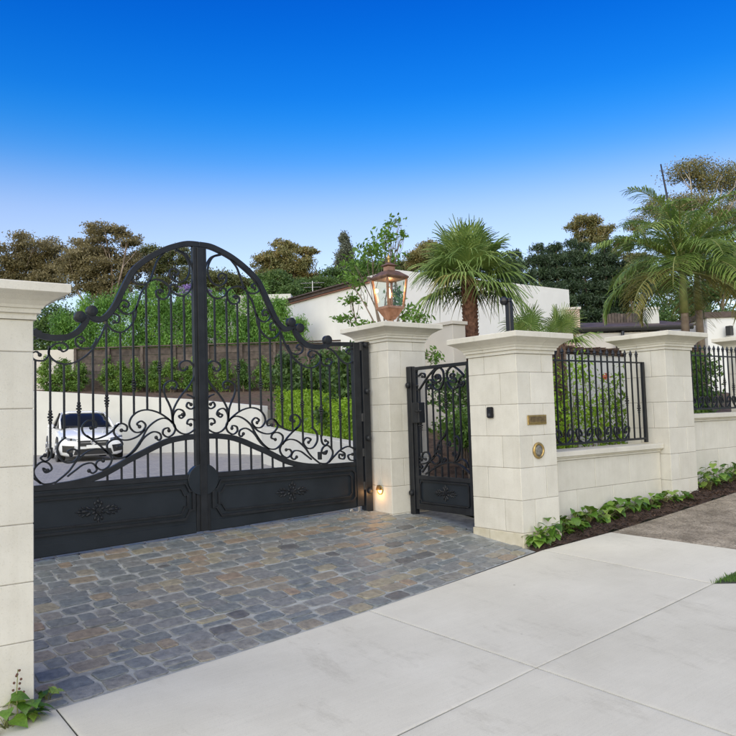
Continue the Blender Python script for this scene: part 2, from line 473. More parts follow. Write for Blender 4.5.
# exposed aggregate path past the concrete
m_,nt,b_ = new_mat('exposed_aggregate')
p_=world_pos(nt)
vo=nt.nodes.new('ShaderNodeTexVoronoi'); vo.inputs['Scale'].default_value=75; nt.links.new(p_,vo.inputs['Vector'])
r_=ramp(nt,[(0,(0.13,0.11,0.085)),(0.35,(0.26,0.225,0.175)),(0.7,(0.37,0.33,0.27)),(1,(0.20,0.18,0.15))]); nt.links.new(vo.outputs['Color'],r_.inputs['Fac'])
r2=ramp(nt,[(0.38,(0.55,0.52,0.48)),(0.64,(1.15,1.13,1.1))]); nt.links.new(noise(nt,p_,3.5,7,0.7),r2.inputs['Fac'])
nt.links.new(mixc(nt,1.0,r_.outputs['Color'],r2.outputs['Color'],'MULTIPLY'),b_.inputs['Base Color'])
b_.inputs['Roughness'].default_value=0.85; bump(nt,b_,vo.outputs['Distance'],0.6,0.006)
AGG=m_
agg = grid_sheet('aggregate_path', AGG, [i/14 for i in range(15)], [i/4 for i in range(5)], lambda x,y: zp(min(x,15),y)-0.004, 0.06,
                 xy=lambda u,v: ((6.69*(1-v)+6.472*v)*(1-u)+16*u, (3.28*(1-v)+4.728*v)*(1-u)+(3.4*(1-v)+4.80*v)*u))

# grass verge
def poly_sheet(name, mat, pts, zfun, kind='structure', parent=None, sub=4):
    me=bpy.data.meshes.new(name); bm=bmesh.new()
    bm.faces.new([bm.verts.new((x,y,0)) for x,y in pts])
    bmesh.ops.triangulate(bm,faces=bm.faces)
    bmesh.ops.subdivide_edges(bm,edges=bm.edges[:],cuts=sub,use_grid_fill=True)
    bmesh.ops.triangulate(bm,faces=bm.faces)
    for v in bm.verts: v.co.z=zfun(v.co.x,v.co.y)
    bmesh.ops.recalc_face_normals(bm,faces=bm.faces)
    bm.to_mesh(me); bm.free()
    o=link_mesh(name,me,mat,parent)
    for p in me.polygons:
        if p.normal.z<0: me.flip_normals(); break
    if kind:o['kind']=kind
    return o
VP=[(5.62,3.20),(16,3.36),(16,0.2),(8.6,0.6),(5.86,3.04)]
verge=poly_sheet('grass_verge', GRASSG, VP, lambda x,y: zp(min(x,15),y)-0.012)
def leaf_mesh(name, C, A, B, mat, parent=None, kind=None, fold=0.0):
    """C centres, A half-length vectors, B half-width vectors (n x 3): one diamond-shaped leaf each"""
    n=len(C); V=np.empty((n,4,3),dtype=np.float32)
    V[:,0]=C-A; V[:,1]=C-A*0.1+B; V[:,2]=C+A; V[:,3]=C-A*0.1-B
    off=root_loc(parent); V-=np.array(off[:],dtype=np.float32)
    me=bpy.data.meshes.new(name)
    me.vertices.add(4*n); me.vertices.foreach_set('co',V.reshape(-1))
    me.loops.add(4*n); me.loops.foreach_set('vertex_index',np.arange(4*n,dtype=np.int32))
    me.polygons.add(n); me.polygons.foreach_set('loop_start',np.arange(0,4*n,4,dtype=np.int32)); me.polygons.foreach_set('loop_total',np.full(n,4,dtype=np.int32))
    me.update(calc_edges=True)
    o=link_mesh(name,me,mat,parent)
    if kind:o['kind']=kind
    return o
def unit(a): return a/np.maximum(np.linalg.norm(a,axis=-1,keepdims=True),1e-9)
GRASSB=mat_leaf('grass_blades',[(0.1,(0.035,0.085,0.012)),(0.5,(0.07,0.15,0.022)),(0.95,(0.13,0.21,0.05))],0.6,0.3)
C=[]
while len(C)<9000:
    x=5.55+2.3*rnd.random()**1.5; y=2.2+1.1*rnd.random()
    if y<3.2+0.015*(x-5.6)-0.02*rnd.random() and (x-5.84)*0.74+(y-3.05)*0.9>-0.13*rnd.random()-0.0 and y> 3.2-0.62*(x-5.6)-0.02: C.append((x,y,zp(x,y)-0.005))
C=np.array(C); n=len(C)
A=np.stack([nrng.normal(0,0.35,n),nrng.normal(0,0.35,n),np.ones(n)],1)*nrng.uniform(0.012,0.024,(n,1))
Bv=unit(np.cross(A,nrng.normal(0,1,(n,3))))*0.0022
leaf_mesh('verge_grass',C+A,A,Bv,GRASSB,None,'stuff'); tag(bpy.data.objects['verge_grass'],'short green grass blades growing beside the concrete','grass')

# mulch bed in front of the street wall
def zm(x,y): return zp(x,y)+0.012*math.sin(x*9)+0.03*smooth(4.76,5.05,y)+0.012*math.sin(x*23+y*31)
bedm=grid_sheet('mulch_bed', MULCH, [5.44+i*0.12 for i in range(60)],[i/7 for i in range(8)], zm, xy=lambda x,t:(x,(E_(x)+0.004)*(1-t)+5.24*t))
# mulch chips
m=MB()
for i in range(2600):
    x=5.5+4.6*rnd.random(); y=E_(x)+0.015+rnd.random()*0.4
    z=zm(x,y)+0.006
    a=rnd.random()*3.1; L=rnd.uniform(0.008,0.022); w=rnd.uniform(0.003,0.008)
    c,s=math.cos(a),math.sin(a); t=rnd.uniform(-0.5,0.5)*L; h=rnd.uniform(0.002,0.006)
    m.add([(x-c*L-s*w,y-s*L+c*w,z-t),(x-c*L+s*w,y-s*L-c*w,z-t+0.002),(x+c*L+s*w,y+s*L-c*w,z+t),(x+c*L-s*w,y+s*L+c*w,z+t+h)],[(0,1,2,3)])
CHIP=mat_leaf('bark_chips',[(0.1,(0.02,0.011,0.007)),(0.5,(0.065,0.036,0.022)),(0.95,(0.14,0.085,0.055))],0.9,0.0)
o=m.build('bark_chips',CHIP,bedm); o['kind']='stuff'

# ------------------------------------------------------------------ cobbled forecourt
m_,nt,b_=new_mat('cobble_stone')
g_=nt.nodes.new('ShaderNodeNewGeometry')
ad=nt.nodes.new('ShaderNodeMath'); ad.operation='ADD'; nt.links.new(g_.outputs['Random Per Island'],ad.inputs[0]); nt.links.new(obj_random(nt),ad.inputs[1])
fr=nt.nodes.new('ShaderNodeMath'); fr.operation='FRACT'; nt.links.new(ad.outputs[0],fr.inputs[0])
r_=ramp(nt,[(0.0,(0.15,0.165,0.175)),(0.10,(0.19,0.195,0.195)),(0.20,(0.165,0.178,0.178)),(0.30,(0.21,0.205,0.19)),(0.39,(0.225,0.205,0.17)),(0.48,(0.165,0.178,0.185)),(0.58,(0.155,0.173,0.182)),(0.66,(0.235,0.20,0.155)),(0.75,(0.245,0.195,0.15)),(0.79,(0.18,0.185,0.185)),(0.89,(0.115,0.115,0.115)),(0.93,(0.25,0.23,0.175)),(1.0,(0.185,0.19,0.185))])
r_.color_ramp.interpolation='CONSTANT'
nt.links.new(fr.outputs[0],r_.inputs['Fac'])
r2=ramp(nt,[(0.28,(0.60,0.60,0.60)),(0.5,(1.08,1.08,1.07)),(0.75,(1.55,1.52,1.48))]); nt.links.new(noise(nt,g_.outputs['Position'],22,8,0.7),r2.inputs['Fac'])
nt.links.new(mixc(nt,1.0,r_.outputs['Color'],r2.outputs['Color'],'MULTIPLY'),b_.inputs['Base Color'])
b_.inputs['Roughness'].default_value=0.36
bump(nt,b_,noise(nt,g_.outputs['Position'],38,10,0.75),0.8,0.010)
COB=m_
GROUT=mat_noise('cobble_grout',(0.21,0.22,0.22),(0.34,0.355,0.35),14,0.9,90,0.6,0.006,0,(0.17,0.17,0.16),2.0)

fore=grid_sheet('cobbled_forecourt',GROUT,[0.2+i*0.2125 for i in range(25)]+[5.41],[i/16 for i in range(17)],lambda x,y: zc(x,y)-0.0065,xy=lambda x,t:(x,(E_(x)+0.0)*(1-t)+7.4*t))
grid_sheet('entry_threshold',GROUT,[5.406,5.55,5.72,5.95],[5.60,5.9,6.2,6.5,6.70],lambda x,y: zc(5.40,y)-0.012)
stone_meshes=[]
for k in range(14):
    n=10; ring=[]
    for i in range(n):
        a=2*math.pi*(i+0.5)/n
        e=0.36
        cx=math.copysign(abs(math.cos(a))**e,math.cos(a)); cy=math.copysign(abs(math.sin(a))**e,math.sin(a))
        s=rnd.uniform(0.88,1.03)
        ring.append((0.5*cx*s,0.5*cy*s))
    v=[(x,y,-0.05) for x,y in ring]+[(x,y,-0.003) for x,y in ring]+[(x*0.955,y*0.935,rnd.uniform(-0.0005,0.0015)) for x,y in ring]+[(rnd.uniform(-0.1,0.1),rnd.uniform(-0.1,0.1),rnd.uniform(0.0,0.004))]
    f=[(i,(i+1)%n,n+(i+1)%n,n+i) for i in range(n)]+[(n+i,n+(i+1)%n,2*n+(i+1)%n,2*n+i) for i in range(n)]+[(2*n+i,2*n+(i+1)%n,3*n) for i in range(n)]
    me=bpy.data.meshes.new('cobble'); me.from_pydata(v,[],f); me.materials.append(COB)
    stone_meshes.append(me)
stones=[]
NR=17
for r in range(NR+2):
    x=0.55+0.1*rnd.random()
    while x<5.41:
        L=rnd.choice([0.12,0.16,0.19,0.21,0.23,0.26])*rnd.uniform(0.92,1.08)
        if x+L>5.405: L=5.405-x
        if L<0.05: break
        xc=x+L/2
        e=E_(xc)+0.012; pitch=(7.05-e)/NR
        yj=0.012*math.sin(xc*3.1+r*1.7)+0.008*math.sin(xc*7.3+r)
        yc=e+(r+0.5)*pitch+(yj if r>0 else 0)
        sx=L-rnd.uniform(0.004,0.011); sy=(pitch-0.006)*rnd.uniform(0.93,1.04)
        if r==0: sy=pitch-0.007
        split = rnd.random()<0.07 and sy>0.1
        parts=[(xc,yc,sx,sy)]
        if split: parts=[(xc,yc-sy*0.27,sx,sy*0.42),(xc,yc+sy*0.25,sx,sy*0.44)]
        for (px,py,qx,qy) in parts:
            if px>5.15 and py>6.60: continue
            if px>5.33 and py<5.63 and py>4.86: continue
            if px<1.0 and py<4.98 and py>4.30: continue
            if py>7.38: continue
            ex=0.05
            tilt=math.atan2(zc(px+ex,py)-zc(px-ex,py),2*ex); tily=math.atan2(zc(px,py+ex)-zc(px,py-ex),2*ex)
            yaw=math.atan((E_(px+0.1)-E_(px-0.1))/0.2)*(1-r/NR)
            stones.append((px,py,zc(px,py)+rnd.uniform(-0.003,0.004),qx,qy,tily+rnd.gauss(0,0.012),-tilt+rnd.gauss(0,0.012),yaw+rnd.gauss(0,0.035)))
        x+=L
for y in [5.70+0.14*i for i in range(7)]:
    stones.append((5.455,y,zc(5.40,y),0.09,0.125,0.05,0,0))
stones.sort(key=lambda s:-(s[3]*s[4])/(s[0]**2+s[1]**2+1.9)**1.5)
vis=[s for s in stones if s[0]>1.0]
hid=[s for s in stones if s[0]<=1.0]
order=vis+hid
for k,s in enumerate(order[:300]):
    o=bpy.data.objects.new('cobble',rnd.choice(stone_meshes)); COL.objects.link(o); o.parent=fore
    o.location=s[:3]; o.scale=(s[3],s[4],1); o.rotation_euler=s[5:]
m=MB()
for s in order[300:]:
    me=rnd.choice(stone_meshes)
    M=Matrix.LocRotScale(Vector(s[:3]),__import__('mathutils').Euler(s[5:]),Vector((s[3],s[4],1)))
    m.add([M@v.co for v in me.vertices],[tuple(p.vertices) for p in me.polygons])
o=m.build('cobbles',COB,fore); o['kind']='stuff'
print('stones',len(stones))

# drive beyond the gate (setts too far to tell apart: fine relief in the material)
m_,nt,b_=new_mat('drive_setts'); p_=world_pos(nt)
bk=nt.nodes.new('ShaderNodeTexBrick'); bk.inputs['Scale'].default_value=1.0
bk.inputs['Brick Width'].default_value=0.24; bk.inputs['Row Height'].default_value=0.14; bk.inputs['Mortar Size'].default_value=0.012; bk.inputs['Mortar Smooth'].default_value=0.4
bk.inputs['Color1'].default_value=(0.22,0.22,0.23,1); bk.inputs['Color2'].default_value=(0.30,0.285,0.27,1); bk.inputs['Mortar'].default_value=(0.36,0.36,0.36,1)
nt.links.new(p_,bk.inputs['Vector'])
r2=ramp(nt,[(0.3,(0.7,0.7,0.72)),(0.7,(1.25,1.22,1.2))]); nt.links.new(noise(nt,p_,6,6,0.7),r2.inputs['Fac'])
nt.links.new(mixc(nt,1.0,bk.outputs['Color'],r2.outputs['Color'],'MULTIPLY'),b_.inputs['Base Color'])
b_.inputs['Roughness'].default_value=0.7
iv=nt.nodes.new('ShaderNodeMath'); iv.operation='SUBTRACT'; iv.inputs[0].default_value=1; nt.links.new(bk.outputs['Fac'],iv.inputs[1])
bump(nt,b_,iv.outputs[0],0.6,0.01)
grid_sheet('driveway',m_,[-12+i*1.0 for i in range(23)],[7.405+i*0.9 for i in range(25)],lambda x,y: zc(x,y)-0.002)

# ------------------------------------------------------------------ stone pillars and walls
def cap_profile(z, h, o):
    return [(z,0.012),(z+h*0.18,0.012),(z+h*0.18,0.03),(z+h*0.32,0.03),(z+h*0.32,0.04),(z+h*0.40,0.046),(z+h*0.52,0.072),(z+h*0.64,0.112),(z+h*0.72,o-0.006),(z+h*0.74,o),(z+h*0.97,o),(z+h,o-0.006)]
def cap(parent, x0,x1,y0,y1,z,h,o,jx,jy):
    prof=cap_profile(z,h,o)
    for (xa,xb) in ((x0-1,jx),(jx,x1+1)):
        for (ya,yb) in ((y0-1,jy),(jy,y1+1)):
            m=MB()
            m.rings([[(x0-q,y0-q,zz),(x1+q,y0-q,zz),(x1+q,y1+q,zz),(x0-q,y1+q,zz)] for zz,q in prof])
            bm=bmesh.new()
            vs=[bm.verts.new(p) for p in m.v]
            for f in m.f: bm.faces.new([vs[i] for i in f])
            for co,no in (((xa+0.0012,0,0),(-1,0,0)),((xb-0.0012,0,0),(1,0,0)),((0,ya+0.0012,0),(0,-1,0)),((0,yb-0.0012,0),(0,1,0))):
                r=bmesh.ops.bisect_plane(bm,geom=bm.verts[:]+bm.edges[:]+bm.faces[:],plane_co=co,plane_no=no,clear_outer=True)
                ed=[e for e in r['geom_cut'] if isinstance(e,bmesh.types.BMEdge)]
                if ed: bmesh.ops.holes_fill(bm,edges=ed)
            m2=MB(); bm.verts.index_update()
            m2.add([v.co[:] for v in bm.verts],[tuple(v.index for v in f.verts) for f in bm.faces]); bm.free()
            m2.build('cap_stone',LIME,parent,bevel=0)
def block(parent,x0,x1,y0,y1,z0,z1,mat=LIME,name='block'):
    g=0.0021
    return MB().box(x0+g,x1-g,y0+g,y1-g,z0+g,z1-g).build(name,mat,parent,bevel=0.0034)
def pillar(label,x0,x1,y0,y1,zs,ztop,zbase,caph,capo,plinth=None,flip=0,fr=(0.33,0.66),fy=(0.34,0.66)):
    t=thing('stone_pillar',((x0+x1)/2,(y0+y1)/2,zbase),label,'pillar','limestone pillars of the entrance')
    MB().box(x0+0.006,x1-0.006,y0+0.006,y1-0.006,zbase+0.004,ztop-0.002).build('core',MORTAR,t)
    zl=[ztop]+list(zs)+[zbase]
    for i in range(len(zl)-1):
        z1,z0=zl[i],zl[i+1]
        k=(i+flip)%2
        a=x0+(x1-x0)*fr[k]; c=y0+(y1-y0)*fy[k]
        pl = plinth is not None and z1<=plinth+0.01
        e=0.010 if pl else 0
        mt=LIME_PL if pl else LIME
        for (xa,xb) in ((x0-e,a),(a,x1+e)):
            for (ya,yb) in ((y0-e,c),(c,y1+e)):
                block(t,xa,xb,ya,yb,z0,z1,mt)
    cap(t,x0,x1,y0,y1,ztop,caph,capo,x0+(x1-x0)*0.62,y0+(y1-y0)*0.62)
    return t
courses=lambda z,zb: [z-0.307*i for i in range(12) if z-0.307*i>zb+0.07]
pilA=pillar('limestone pillar with a leafy weed sprouting at its foot',0.33,0.95,4.342,4.962,courses(0.399,-1.62),0.575,-1.62,0.185,0.155,fr=(0.3,0.62))
MB().box(0.40,0.835,4.56,4.90,0.761,0.782).build('lantern_plate',LIME,pilA,bevel=0.004)
pilB=pillar('limestone pillar topped by a copper lantern, with a small lit lamp near its foot',5.21,5.775,6.685,7.25,courses(0.73,-1.22),0.837,-1.22,0.205,0.152,flip=1)
pilC=pillar('limestone pillar with brass letter plate, round brass speaker and black intercom',5.41,5.95,4.942,5.602,courses(0.373,-1.42),0.556,-1.42,0.20,0.148,plinth=-1.16,flip=1,fr=(0.35,0.68))
pilD=pillar('limestone pillar between the two spear-topped fence panels',8.10,8.66,5.05,5.62,courses(0.36,-1.34),0.68,-1.34,0.205,0.15)
pilE=pillar('limestone pillar at the far end of the second fence panel',10.68,11.26,5.08,5.66,courses(0.44,-1.15),0.76,-1.15,0.205,0.15,flip=1)

def street_wall(label,x0,x1,y0,y1,zcop,zs,zbase,bl,off):
    t=thing('stone_wall',((x0+x1)/2,(y0+y1)/2,zbase),label,'wall','low limestone street walls')
    MB().box(x0+0.002,x1-0.002,y0+0.006,y1-0.006,zbase+0.004,zcop-0.10).build('core',MORTAR,t)
    zl=[zcop-0.098]+list(zs)+[zbase]
    for i in range(len(zl)-1):
        xs=[x0]; x=x0+off[i%2]
        while x<x1-0.08: xs.append(x); x+=bl
        xs.append(x1)
        for a,b in zip(xs[:-1],xs[1:]): block(t,a,b,y0,y1,zl[i+1],zl[i])
    prof=[(y0-0.012,zcop-0.096),(y0-0.012,zcop-0.075),(y0-0.03,zcop-0.070),(y0-0.03,zcop-0.058),(y0-0.055,zcop-0.052),(y0-0.055,zcop-0.004),(y0-0.05,zcop),
          (y1+0.05,zcop),(y1+0.055,zcop-0.004),(y1+0.055,zcop-0.052),(y1+0.03,zcop-0.058),(y1+0.012,zcop-0.096)]
    xm=[x0+0.002,x0+(x1-x0)*0.52,x1-0.002]
    for a,b in zip(xm[:-1],xm[1:]):
        MB().prism(prof,'x',a+0.0008,b-0.0008).build('coping_stone',LIME,t)
    return t
street_wall('low limestone wall joining the pillar with the letter plate',5.953,8.097,5.18,5.46,-0.437,[-0.854,-1.16],-1.42,0.62,(0.28,0.58))
street_wall('low limestone wall beyond the middle fence pillar',8.663,10.677,5.20,5.48,-0.105,[-0.565,-0.87],-1.30,0.62,(0.42,0.16))
street_wall('limestone wall running on past the last pillar',11.263,13.6,5.20,5.48,-0.105,[-0.48,-0.79],-1.15,0.62,(0.42,0.16))
street_wall('low limestone wall running on from the near pillar with the weed',-2.6,0.327,4.52,4.80,-0.437,[-0.80,-1.107,-1.414],-1.8,0.62,(0.28,0.58))

# ------------------------------------------------------------------ wrought iron: scroll centre lines
G={
'top1':[(0.003,1.781),(0.122,1.776),(0.242,1.74),(0.364,1.688),(0.487,1.614),(0.597,1.53),(0.676,1.449),(0.738,1.337),(0.793,1.223),(0.848,1.108),(0.912,1.016),(0.984,0.965),(1.056,0.98),(1.095,1.02)],
'disc1':[(1.063,1.04)],
'top2':[(1.169,0.982),(1.116,0.968),(1.132,0.916),(1.191,0.843),(1.277,0.793),(1.401,0.779),(1.519,0.801),(1.567,0.841)],
'disc2':[(1.169,0.982)],
'disc3':[(1.531,0.863)],
'rail':[(1.547,0.814),(2.041,0.822)],
'S1a':[(0.244,1.7),(0.157,1.667),(0.106,1.578),(0.101,1.486),(0.145,1.406),(0.227,1.381),(0.297,1.425),(0.302,1.49),(0.252,1.511),(0.214,1.482),(0.228,1.448),(0.264,1.461)],
'S1b':[(0.233,1.708),(0.134,1.665),(0.078,1.568),(0.064,1.455),(0.081,1.338),(0.135,1.265),(0.202,1.244),(0.278,1.275),(0.302,1.326),(0.272,1.357),(0.237,1.34)],
'S1c':[(0.409,1.267),(0.378,1.275),(0.41,1.291),(0.448,1.265),(0.431,1.214),(0.361,1.2),(0.312,1.256),(0.313,1.32),(0.373,1.373),(0.451,1.39),(0.513,1.363)],
'S2':[(0.355,1.666),(0.424,1.586),(0.468,1.475),(0.498,1.391),(0.545,1.337),(0.624,1.328),(0.682,1.362),(0.672,1.419),(0.627,1.433),(0.597,1.402),(0.629,1.384)],
'S3':[(0.532,1.329),(0.591,1.253),(0.621,1.168),(0.651,1.083),(0.714,1.033),(0.78,1.046),(0.815,1.104),(0.775,1.16),(0.72,1.145),(0.724,1.099),(0.762,1.107)],
'S4':[(0.646,1.118),(0.654,1.012),(0.703,0.919),(0.781,0.857),(0.867,0.869),(0.925,0.934),(0.906,1.001),(0.849,1.028),(0.807,0.998),(0.82,0.945),(0.858,0.95)],
'S5':[(0.936,0.923),(0.984,0.807),(1.065,0.675),(1.166,0.588),(1.287,0.545),(1.395,0.576),(1.442,0.653),(1.39,0.721),(1.311,0.734),(1.274,0.691),(1.314,0.658),(1.348,0.685)],
'S6':[(1.017,0.793),(1.058,0.712),(1.126,0.689),(1.196,0.716),(1.206,0.776),(1.16,0.8),(1.128,0.766),(1.158,0.749)],
'S7':[(1.438,0.707),(1.441,0.623),(1.485,0.575),(1.558,0.579),(1.587,0.626),(1.542,0.652),(1.514,0.624)],
'S8':[(1.537,0.771),(1.618,0.734),(1.69,0.659),(1.782,0.603),(1.869,0.623),(1.919,0.695),(1.883,0.765),(1.817,0.768),(1.791,0.731),(1.834,0.716)],
'arch':[(0.043,-0.157),(0.19,-0.163),(0.34,-0.187),(0.463,-0.23),(0.587,-0.285),(0.729,-0.363),(0.768,-0.359),(0.865,-0.415),(1.01,-0.479),(1.197,-0.523),(1.39,-0.543)],
'L1':[(0.143,0.526),(0.17,0.498),(0.21,0.51),(0.216,0.559),(0.174,0.593),(0.115,0.592),(0.067,0.536),(0.068,0.44),(0.125,0.343),(0.198,0.26),(0.257,0.176),(0.293,0.092),(0.298,-0.005)],
'L2':[(0.298,0.329),(0.267,0.315),(0.245,0.35),(0.261,0.388),(0.314,0.396),(0.367,0.364),(0.381,0.308),(0.364,0.238),(0.333,0.175),(0.308,0.106),(0.299,0.023)],
'L3':[(0.194,0.064),(0.232,0.052),(0.209,0.028),(0.172,0.06),(0.195,0.105),(0.252,0.113),(0.292,0.051),(0.282,-0.046),(0.221,-0.113),(0.146,-0.127),(0.073,-0.087),(0.055,-0.032),(0.082,0.012),(0.131,0.013),(0.148,-0.025),(0.111,-0.038)],
'L4':[(0.146,0.261),(0.094,0.24),(0.056,0.2),(0.063,0.145),(0.106,0.117),(0.151,0.143),(0.134,0.182),(0.104,0.162)],
'L5':[(0.298,-0.019),(0.345,0.029),(0.439,0.089),(0.549,0.118),(0.644,0.099),(0.707,0.041),(0.721,-0.031),(0.671,-0.09),(0.6,-0.084),(0.566,-0.029),(0.607,0.012),(0.649,-0.012),(0.625,-0.04)],
'L6':[(0.335,-0.089),(0.343,-0.062),(0.389,-0.075),(0.395,-0.119),(0.349,-0.15),(0.293,-0.123),(0.271,-0.067),(0.298,-0.012),(0.368,0.032),(0.453,0.016),(0.545,-0.054),(0.606,-0.156),(0.683,-0.258),(0.763,-0.326)],
'L7':[(0.464,-0.15),(0.441,-0.177),(0.415,-0.155),(0.431,-0.11),(0.497,-0.095),(0.575,-0.14),(0.629,-0.206)],
'L8':[(0.576,-0.069),(0.638,-0.128),(0.734,-0.161),(0.816,-0.149),(0.867,-0.093),(0.852,-0.032),(0.795,-0.005),(0.746,-0.032),(0.753,-0.075),(0.798,-0.069)],
'L9':[(0.82,-0.005),(0.884,-0.072),(0.959,-0.118),(1.057,-0.139),(1.137,-0.09),(1.154,-0.025),(1.109,0.028),(1.043,0.023),(1.028,-0.03),(1.075,-0.036)],
'L10':[(0.621,-0.199),(0.683,-0.273),(0.763,-0.319),(0.845,-0.323),(0.912,-0.269),(0.931,-0.197),(0.882,-0.155),(0.816,-0.157),(0.79,-0.203),(0.839,-0.225)],
'L11a':[(0.968,-0.341),(1.014,-0.34),(1.035,-0.384),(0.984,-0.425),(0.92,-0.397),(0.891,-0.329),(0.939,-0.259),(1.017,-0.231),(1.11,-0.254),(1.203,-0.328),(1.277,-0.422),(1.381,-0.505)],
'L11b':[(0.923,-0.283),(0.999,-0.198),(1.114,-0.105)],
'L12':[(1.096,-0.425),(1.063,-0.45),(1.027,-0.416),(1.066,-0.359),(1.145,-0.366),(1.219,-0.415),(1.285,-0.463)],
'L13':[(1.252,-0.274),(1.282,-0.242),(1.225,-0.223),(1.185,-0.271),(1.231,-0.335),(1.308,-0.334),(1.365,-0.262),(1.358,-0.171),(1.296,-0.112)],
'L14':[(1.453,-0.399),(1.49,-0.376),(1.468,-0.416),(1.418,-0.388),(1.445,-0.335),(1.505,-0.322),(1.563,-0.38),(1.555,-0.446),(1.499,-0.509),(1.44,-0.517),(1.381,-0.505)],
'L14b':[(1.416,-0.198),(1.427,-0.282),(1.47,-0.317),(1.51,-0.285),(1.473,-0.264)],
'L15':[(1.509,-0.509),(1.592,-0.439),(1.675,-0.377),(1.779,-0.345),(1.871,-0.387),(1.9,-0.457),(1.856,-0.505),(1.794,-0.493),(1.775,-0.445),(1.834,-0.436)],
'L16':[(1.674,-0.39),(1.727,-0.422),(1.716,-0.48),(1.655,-0.468),(1.657,-0.426),(1.697,-0.437)],
}
PG={
'P1':[(6.178,0.403),(6.153,0.381),(6.198,0.38),(6.22,0.406),(6.177,0.427),(6.137,0.407),(6.132,0.359),(6.191,0.342),(6.253,0.365),(6.258,0.426),(6.21,0.477),(6.137,0.496),(6.086,0.457),(6.078,0.391),(6.093,0.333),(6.131,0.281),(6.186,0.256),(6.244,0.281),(6.255,0.323),(6.209,0.335)],
'P1b':[(6.182,0.505),(6.256,0.468),(6.352,0.401),(6.44,0.321),(6.5,0.274),(6.566,0.286),(6.593,0.328),(6.548,0.345),(6.53,0.321)],
'P2':[(5.929,0.388),(5.907,0.407),(5.944,0.421),(5.973,0.399),(5.947,0.369),(5.901,0.367),(5.886,0.333),(5.92,0.326),(5.988,0.345),(6.025,0.4),(6.008,0.458),(5.936,0.498),(5.853,0.465),(5.758,0.39)],
'P3':[(6.028,0.341),(5.991,0.286),(5.933,0.257),(5.867,0.274),(5.84,0.319),(5.822,0.365),(5.766,0.384)],
'P3b':[(5.803,0.312),(5.781,0.328),(5.759,0.309),(5.788,0.28),(5.829,0.298),(5.835,0.336)],
'P4':[(6.347,0.31),(6.31,0.323),(6.293,0.289),(6.344,0.273),(6.372,0.305),(6.354,0.365),(6.298,0.374),(6.263,0.336),(6.272,0.282)],
'P5':[(6.587,0.434),(6.501,0.429),(6.442,0.456),(6.391,0.44),(6.398,0.408),(6.435,0.419)],
'P6':[(6.585,0.483),(6.537,0.474),(6.526,0.504),(6.573,0.51)],
'Q1':[(6.433,-0.673),(6.315,-0.616),(6.154,-0.551),(6.001,-0.531),(5.855,-0.558),(5.726,-0.635)],
'Q2':[(6.49,-0.653),(6.404,-0.567),(6.349,-0.49),(6.385,-0.431),(6.462,-0.44),(6.482,-0.494),(6.424,-0.507)],
'Q3':[(6.579,-0.542),(6.521,-0.563),(6.426,-0.552),(6.379,-0.536)],
'Q4':[(6.553,-0.495),(6.505,-0.487),(6.495,-0.524),(6.554,-0.531),(6.574,-0.58),(6.523,-0.617),(6.487,-0.592),(6.521,-0.575)],
'Q5':[(6.368,-0.543),(6.26,-0.45),(6.223,-0.375),(6.186,-0.315),(6.094,-0.241),(6.058,-0.182)],
'Q6':[(5.959,-0.53),(5.891,-0.456),(5.865,-0.355),(5.871,-0.283),(5.911,-0.248),(5.945,-0.284)],
'Q7':[(6.333,-0.527),(6.266,-0.555),(6.198,-0.53),(6.195,-0.478),(6.25,-0.457),(6.296,-0.488)],
'Q8':[(5.916,-0.521),(5.841,-0.49),(5.771,-0.524),(5.744,-0.579)],
}
GX, GY = 3.105, 7.05          # gate centre and plane
def zbot(x): return -1.10+0.033*x

def collar(m, c, r=0.011):
    for dz,s in ((-0.05,1.45),(-0.026,1.9),(0.0,2.4),(0.026,1.9),(0.05,1.45)):
        m.lathe((c[0],c[1],c[2]+dz),[(r*1.0,-0.012),(r*s,-0.006),(r*s,0.006),(r*1.0,0.012)],8)

